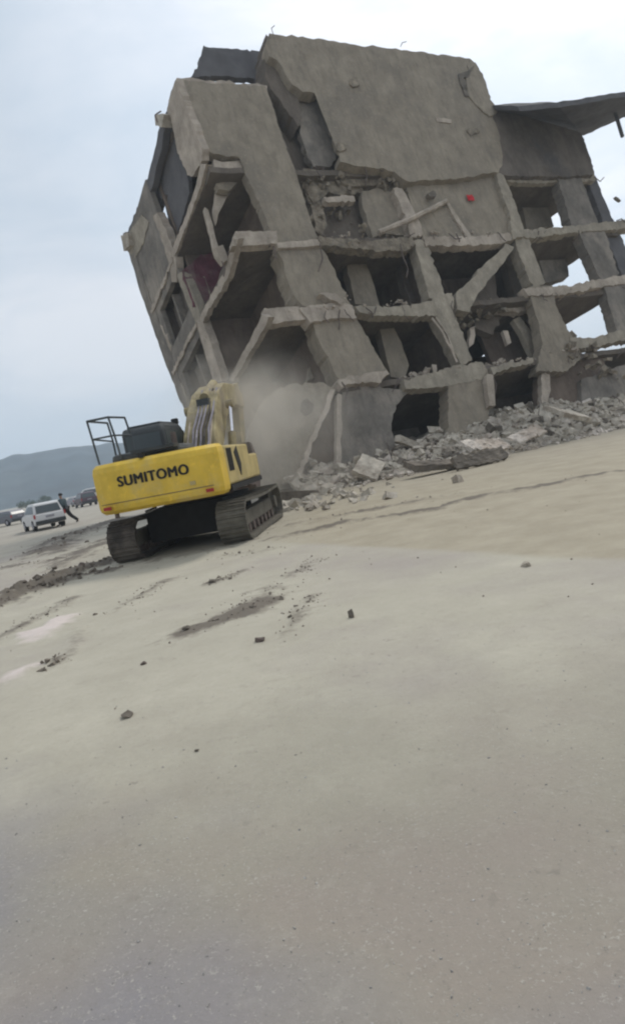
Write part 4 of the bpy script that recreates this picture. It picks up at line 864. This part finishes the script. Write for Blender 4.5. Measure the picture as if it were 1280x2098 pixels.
# bent reinforcing bars sticking out of the heap
for k in range(26):
    u = rnd.uniform(0, 24); ext, hh = hprof(u); off = rnd.uniform(0.1, 0.8)*ext; x, y = footp(u, off); z = heap_z(u, off)
    bm = bmesh.new(); d = Vector((rnd.gauss(0, 0.5), rnd.gauss(0, 0.5), 0.9)).normalized(); pts = [Vector((0, 0, -0.1))]
    for q in range(5): pts.append(pts[-1]+d*rnd.uniform(0.12, 0.3)); d = (d+Vector((rnd.gauss(0, 0.35), rnd.gauss(0, 0.35), rnd.gauss(-0.12, 0.25)))).normalized()
    path(bm, pts, 0.018, 6); o = obj('reinforcing_bar', bm, 'steel'); o.location = (x, y, z)
    tag(o, 'bent rusty reinforcing bar sticking out of the rubble heap', 'reinforcing bar', 'bent bars in the rubble heap')
# lone stones and clods on the dusty ground
def stone(px, py, size, seed, m, label, cat='stone', flat=0.6, name='stone'):
    r_ = random.Random(seed); bm = hull(r_, size, size*0.8, size*flat, 14); roughen(bm, size*0.5, size*0.12, seed, 3/size*0.3)
    o = obj(name, bm, m); p = gnd(px, py); o.location = (p.x, p.y, relief(p.x, p.y)[0]+size*flat*0.45); o.rotation_euler = (0, 0, r_.random()*6); return tag(o, label, cat)
stone(260, 1472, 0.055, 1, 'rubble_dark', 'dark grey stone alone on the bare dusty ground at the lower left')
stone(535, 1318, 0.06, 2, 'steel', 'brown clod below the dark dirt streak in the middle of the yard', 'clod', name='clod')
stone(722, 1272, 0.035, 3, 'rubble_dark', 'small dark upright stone right of the brown clod', flat=1.6)
stone(1078, 1160, 0.07, 4, 'rubble', 'low grey stone on the pale band at the right')
stone(296, 1364, 0.035, 5, 'steel', 'small brown clod left of the dark dirt streak', 'clod', name='clod')
stone(383, 1297, 0.05, 6, 'rubble_dark', 'dark stone at the left end of the dark dirt streak')
stone(520, 1252, 0.05, 7, 'rubble_dark', 'dark stone in the middle of the dark dirt streak')
stone(437, 1194, 0.06, 8, 'rubble_dark', 'dark stone at the left tip of the short upper dirt streak')
stone(405, 1540, 0.018, 9, 'rubble_dark', 'tiny dark stone on the plain ground below the lone grey stone')
stone(172, 1168, 0.09, 10, 'steel', 'brown clod on the dug dirt ridge behind the machine', 'clod', name='clod')
# crumbs along the dug ridges and loose grit everywhere
def g_crumb():
    if rnd.random() < 0.9:
        L_, hw, hh, dk = rnd.choice([q for q in RIDG if q[3] > 0.3 and q is not RIDG[8]]); i = rnd.randrange(len(L_)-1); p = L_[i].lerp(L_[i+1], rnd.random()); x = p.x+rnd.gauss(0, hw*1.1); y = p.y+rnd.gauss(0, hw*1.3)
    else: x = rnd.uniform(-7, 6); y = rnd.uniform(5, 18)
    return x, y, relief(x, y)[0]+0.004, rnd.choice((0.006, 0.008, 0.01, 0.014, 0.03 if rnd.random() < 0.25 else 0.01))
scatter('soil_crumbs', 900, g_crumb, mat('soil_clods', (0.20, 0.17, 0.135), 0.35, 6), 'brown soil crumbs scattered along the dug-up ridges')
def g_clod():
    L_, hw, hh, dk = rnd.choice([RIDG[0], RIDG[0], RIDG[1], RIDG[2], RIDG[2]]); i = rnd.randrange(len(L_)-1); p = L_[i].lerp(L_[i+1], rnd.random()); x = p.x+rnd.gauss(0, hw*0.8); y = p.y+rnd.gauss(0, hw*0.8)
    return x, y, relief(x, y)[0]+0.01, rnd.choice((0.015, 0.02, 0.03, 0.045, 0.065 if rnd.random() < 0.3 else 0.02))
scatter('soil_clods', 330, g_clod, mat('dark_soil_clods', (0.15, 0.125, 0.10), 0.35, 5), 'dark brown clods heaped along the dug ridges at the left')
def g_grit():
    y = 1.6+3.8*rnd.random()**1.3; x = rnd.uniform(-1, 1)*(0.5+y*0.62); return x, y, relief(x, y)[0]+0.001, rnd.choice((0.0016, 0.002, 0.003, 0.0055 if rnd.random() < 0.2 else 0.002))
scatter('gravel', 2600, g_grit, mat('grit', (0.40, 0.38, 0.35), 0.5, 40, bump=0), 'fine pale grit on the tarmac close to the viewer')
# red cloth caught on the wall, a flying fragment beside the building
bm = bmesh.new(); bmesh.ops.create_grid(bm, x_segments=10, y_segments=10, size=0.22)
for v in bm.verts:
    v.co.z = 0.07*noise.noise(v.co*9)+0.03; v.co.y *= 0.8+0.3*noise.noise(v.co*4); v.co.x *= 1+0.3*noise.noise(v.co*5+Vector((3, 3, 3)))
r_ = bmesh.ops.solidify(bm, geom=bm.faces[:], thickness=0.03)
o = obj('red_cloth', bm, 'red', smooth=True); p = BO+P3(963, 406, -0.12); o.location = p
o.rotation_euler = Matrix((BU, BW, -BV)).transposed().to_euler(); tag(o, 'small red cloth caught on the blank grey wall panel high on the building', 'cloth')
bm = hull(random.Random(8), 0.2, 0.13, 0.12, 12); roughen(bm, 0.12, 0.03, 2); o = obj('flying_fragment', bm, 'rubble_dark'); o.location = at_y(1263, 408, 34); o.rotation_euler = (0.3, 0.6, 0.4)
tag(o, 'dark lump of debris flying in the sky right of the building', 'debris')

# ------------------------------------------------------------------ cars, person and bushes at the left
def car(px, py, head, paint, label, s=1.0, suv=True, cat='car', z=0):
    p = gnd(px, py); root = empty('parked_car', (p.x, p.y, 0), -head); root.scale = (s, s, s); tag(root, label, cat, 'vehicles parked at the far left')
    hw = 0.88; Hh = 1.62 if suv else 1.42
    lo = [(-2.2, 0.38), (-2.28, 0.62), (-2.22, 0.98), (-1.0, 1.02), (0.9, 1.0), (1.9, 0.9), (2.2, 0.72), (2.22, 0.4), (1.8, 0.3), (-1.9, 0.3)]
    bm = bmesh.new(); prism(bm, lo, lambda y, z: Vector((-hw, y, z)), lambda y, z: Vector((hw, y, z))); b = obj('body', bm, paint, root, bevel=0.07)
    top = [(-2.12, 0.98), (-1.85, Hh-0.06), (-1.5, Hh), (-0.1, Hh), (0.35, Hh-0.08), (1.15, 1.0)]
    bm = bmesh.new(); A = [bm.verts.new((-hw*(0.97 if z < 1.1 else 0.80), y, z)) for y, z in top]; C_ = [bm.verts.new((hw*(0.97 if z < 1.1 else 0.80), y, z)) for y, z in top]
    bm.faces.new(A[::-1]); bm.faces.new(C_)
    for i in range(len(top)): bm.faces.new((A[i], A[(i+1) % len(top)], C_[(i+1) % len(top)], C_[i]))
    obj('cabin', bm, paint, root, bevel=0.05)
    bm = bmesh.new(); hexa(bm, [(-0.70, -2.14, 1.03), (0.70, -2.14, 1.03), (0.70, -2.05, 1.03), (-0.70, -2.05, 1.03), (-0.64, -1.93, Hh-0.16), (0.64, -1.93, Hh-0.16), (0.64, -1.84, Hh-0.16), (-0.64, -1.84, Hh-0.16)]); obj('rear_window', bm, 'glass', root)
    for sx_ in (-1, 1):
        bm = bmesh.new(); x0, x1 = sx_*0.865, sx_*0.84; xt0, xt1 = sx_*0.735, sx_*0.70
        hexa(bm, [(x0, -1.9, 1.05), (x0, 0.75, 1.05), (x1, 0.75, 1.05), (x1, -1.9, 1.05), (xt0, -1.65, Hh-0.14), (xt0, 0.05, Hh-0.14), (xt1, 0.05, Hh-0.14), (xt1, -1.65, Hh-0.14)]); obj('side_window', bm, 'glass', root)
        bm = bmesh.new(); box(bm, sx_*0.86-0.05, sx_*0.86+0.05, -2.27, -2.15, 0.74, 0.98); obj('tail_lamp', bm, 'lampred', root)
        for y in (-1.35, 1.4):
            bm = bmesh.new(); tube(bm, (sx_*0.70, y, 0.33), (sx_*0.90, y, 0.33), 0.33, n=20); wt = obj('wheel', bm, 'tyre', root)
            bm = bmesh.new(); tube(bm, (sx_*0.895, y, 0.33), (sx_*0.91, y, 0.33), 0.19, n=14); obj('hub_cap', bm, 'carsilver', wt)
    bm = bmesh.new(); box(bm, -0.86, 0.86, -2.34, -2.2, 0.36, 0.58); obj('bumper', bm, 'darkgrey', root, bevel=0.03)
    bm = bmesh.new(); box(bm, -0.24, 0.24, -2.30, -2.26, 0.72, 0.84); obj('number_plate', bm, 'carsilver', root)
    return root
car(93, 1083, radians(-32), 'carwhite', 'white estate car seen from behind, nearest of the parked vehicles', 0.95)
car(18, 1077, radians(-55), 'cargrey', 'dark grey car at the left edge, left of the white car', 0.9, False)
car(178, 1037, radians(-30), 'carmaroon', 'dark maroon car parked far off just left of the yellow counterweight', 1.0)
car(156, 1037, radians(-35), 'carsilver', 'silver grey car far off between the walking person and the maroon car', 0.9, False)
car(190, 1029, radians(-60), 'carwhite', 'white car farthest off, half hidden behind the counterweight', 1.25)

def person(px, py, h, head):
    p = gnd(px, py); root = empty('person', (p.x, p.y, 0), -head)
    tag(root, 'person in dark clothes striding beside the white car', 'person')
    J = {'pel': (0, 0, .95, .14), 'wai': (0, .01, 1.1, .125), 'che': (0, .03, 1.32, .15), 'nec': (0, .05, 1.48, .055), 'hd': (0, .07, 1.56, .075), 'hd2': (0, .08, 1.68, .09),
         'ls': (-.19, .04, 1.40, .055), 'le': (-.26, -.10, 1.16, .043), 'lw': (-.24, .02, .93, .03), 'lh': (-.24, .05, .85, .035),
         'rs': (.19, .04, 1.40, .055), 're': (.27, .14, 1.17, .043), 'rw': (.24, .30, .99, .03), 'rh': (.23, .35, .93, .035),
         'lp': (-.10, 0, .90, .10), 'lk': (-.17, .20, .50, .062), 'la': (-.24, .26, .09, .042), 'lt': (-.25, .43, .05, .035),
         'rp': (.10, 0, .90, .10), 'rk': (.19, -.12, .50, .062), 'ra': (.27, -.42, .14, .042), 'rt': (.28, -.28, .05, .035)}
    E = [('pel', 'wai'), ('wai', 'che'), ('che', 'nec'), ('nec', 'hd'), ('hd', 'hd2'), ('che', 'ls'), ('ls', 'le'), ('le', 'lw'), ('lw', 'lh'), ('che', 'rs'), ('rs', 're'), ('re', 'rw'), ('rw', 'rh'), ('pel', 'lp'), ('lp', 'lk'), ('lk', 'la'), ('la', 'lt'), ('pel', 'rp'), ('rp', 'rk'), ('rk', 'ra'), ('ra', 'rt')]
    def skin(name, keys, grow, m):
        ks = list(keys); me = bpy.data.meshes.new(name); me.from_pydata([J[k][:3] for k in ks], [(ks.index(a), ks.index(b)) for a, b in E if a in ks and b in ks], [])
        o = link(name, me, m, root); sm = o.modifiers.new('skin', 'SKIN'); o.modifiers.new('sub', 'SUBSURF').levels = 2; o.modifiers['sub'].render_levels = 2
        for i, k in enumerate(ks): r = J[k][3]+grow; me.skin_vertices[0].data[i].radius = (r, r*0.85); me.skin_vertices[0].data[i].use_root = (i == 0)
        return o
    skin('body', J.keys(), 0.0, 'skin')
    skin('shirt', ['pel', 'wai', 'che', 'ls', 'le', 'lw', 'rs', 're', 'rw'], 0.05, 'shirt')
    skin('trousers', ['pel', 'lp', 'lk', 'la', 'rp', 'rk', 'ra'], 0.042, 'trousers')
    skin('shoes', ['lt', 'la'], 0.012, 'black'); skin('shoes', ['rt', 'ra'], 0.012, 'black')
    bm = bmesh.new(); bmesh.ops.create_uvsphere(bm, u_segments=16, v_segments=10, radius=0.112); bmesh.ops.translate(bm, verts=bm.verts[:], vec=(0, .06, 1.69))
    bmesh.ops.delete(bm, geom=[v for v in bm.verts if v.co.z < 1.63 or (v.co.y > .12 and v.co.z < 1.73)], context='VERTS'); obj('hair', bm, 'hair', root, True)
    root.scale = (h/1.78*1.25, h/1.78*1.15, h/1.78)
person(140, 1075, 1.86, radians(-80))

def bush(px, py, r, hgt, label, seed):
    p = gnd(px, py); rn = random.Random(seed); root = empty('bush', (p.x, p.y, 0)); tag(root, label, 'bush')
    bm = bmesh.new()
    for k in range(5): a = rn.random()*6.3; path(bm, [(0, 0, 0), (cos(a)*r*.25, sin(a)*r*.25, hgt*.35), (cos(a)*r*.5, sin(a)*r*.5, hgt*.7)], r*0.03, 5)
    obj('stem', bm, 'bark', root); vs, fs = [], []
    cl = [(rn.gauss(0, r*.4), rn.gauss(0, r*.4), hgt*rn.uniform(.3, .85), r*rn.uniform(.25, .45)) for _ in range(9)]
    for _ in range(1400):
        c = rn.choice(cl); d = Vector((rn.gauss(0, 1), rn.gauss(0, 1), rn.gauss(0, 1))).normalized()*c[3]*rn.random()**.4; q = Vector(c[:3])+d; s = r*0.05*(0.6+rn.random())
        a = Vector((rn.gauss(0, 1), rn.gauss(0, 1), rn.gauss(0, 1))).normalized(); b = a.orthogonal().normalized(); k = len(vs)
        vs += [tuple(q+a*s), tuple(q+b*s*.5), tuple(q-a*s), tuple(q-b*s*.5)]; fs.append((k, k+1, k+2, k+3))
    me = bpy.data.meshes.new('foliage'); me.from_pydata(vs, [], fs); link('foliage', me, 'leaf', root)
bush(90, 1034, 2.6, 2.6, 'low green bush beyond the white car', 3)
bush(60, 1044, 2.2, 1.8, 'smaller grey-green bush left of the other bush, beyond the cars', 4)

# ------------------------------------------------------------------ dust and haze
def vol_mat(name, dens, col, noisy=None, aniso=0.2):
    m = bpy.data.materials.new(name); m.use_nodes = True; t = m.node_tree; t.nodes.clear(); o = N(t, 'ShaderNodeOutputMaterial'); v = N(t, 'ShaderNodeVolumePrincipled')
    v.inputs['Color'].default_value = (*col, 1); v.inputs['Density'].default_value = dens; v.inputs['Anisotropy'].default_value = aniso; t.links.new(v.outputs[0], o.inputs['Volume'])
    if noisy:
        c = N(t, 'ShaderNodeTexCoord'); n = N(t, 'ShaderNodeTexNoise'); n.inputs['Scale'].default_value = noisy; n.inputs['Detail'].default_value = 3
        g = N(t, 'ShaderNodeVectorMath', operation='LENGTH'); f = N(t, 'ShaderNodeMapRange'); f.inputs[1].default_value = 1.0; f.inputs[2].default_value = 0.25
        t.links.new(c.outputs['Object'], g.inputs[0]); t.links.new(g.outputs['Value'], f.inputs[0]); t.links.new(c.outputs['Object'], n.inputs['Vector'])
        r = N(t, 'ShaderNodeMapRange'); r.inputs[1].default_value = 0.38; r.inputs[2].default_value = 0.68; t.links.new(n.outputs[0], r.inputs[0])
        a = N(t, 'ShaderNodeMath', operation='MULTIPLY'); b = N(t, 'ShaderNodeMath', operation='MULTIPLY'); b.inputs[1].default_value = dens
        t.links.new(f.outputs[0], a.inputs[0]); t.links.new(r.outputs[0], a.inputs[1]); t.links.new(a.outputs[0], b.inputs[0]); t.links.new(b.outputs[0], v.inputs['Density'])
    return m
bm = bmesh.new(); bmesh.ops.create_icosphere(bm, subdivisions=3, radius=1.0)
o = obj('dust_cloud', bm, vol_mat('dust', 0.42, (0.80, 0.76, 0.69), 1.9)); o.location = (-1.6, 25.2, 2.4); o.scale = (4.2, 3.0, 3.9); tag(o, 'grey dust rising between the excavator boom and the foot of the building', 'dust', kind='stuff')
bm = bmesh.new(); bmesh.ops.create_icosphere(bm, subdivisions=3, radius=1.0)
o = obj('dust_cloud', bm, vol_mat('boom_dust', 0.55, (0.80, 0.75, 0.66), 1.9)); o.location = (-1.5, 20.4, 3.2); o.scale = (2.0, 2.2, 1.9); tag(o, 'thin dust drifting round the raised boom of the excavator', 'dust', kind='stuff')
bm = bmesh.new(); box(bm, -1400, 1400, -310, 1300, -1.5, 130)
o = obj('haze', bm, vol_mat('haze', 0.0008, (0.76, 0.88, 1.0))); tag(o, kind='stuff')
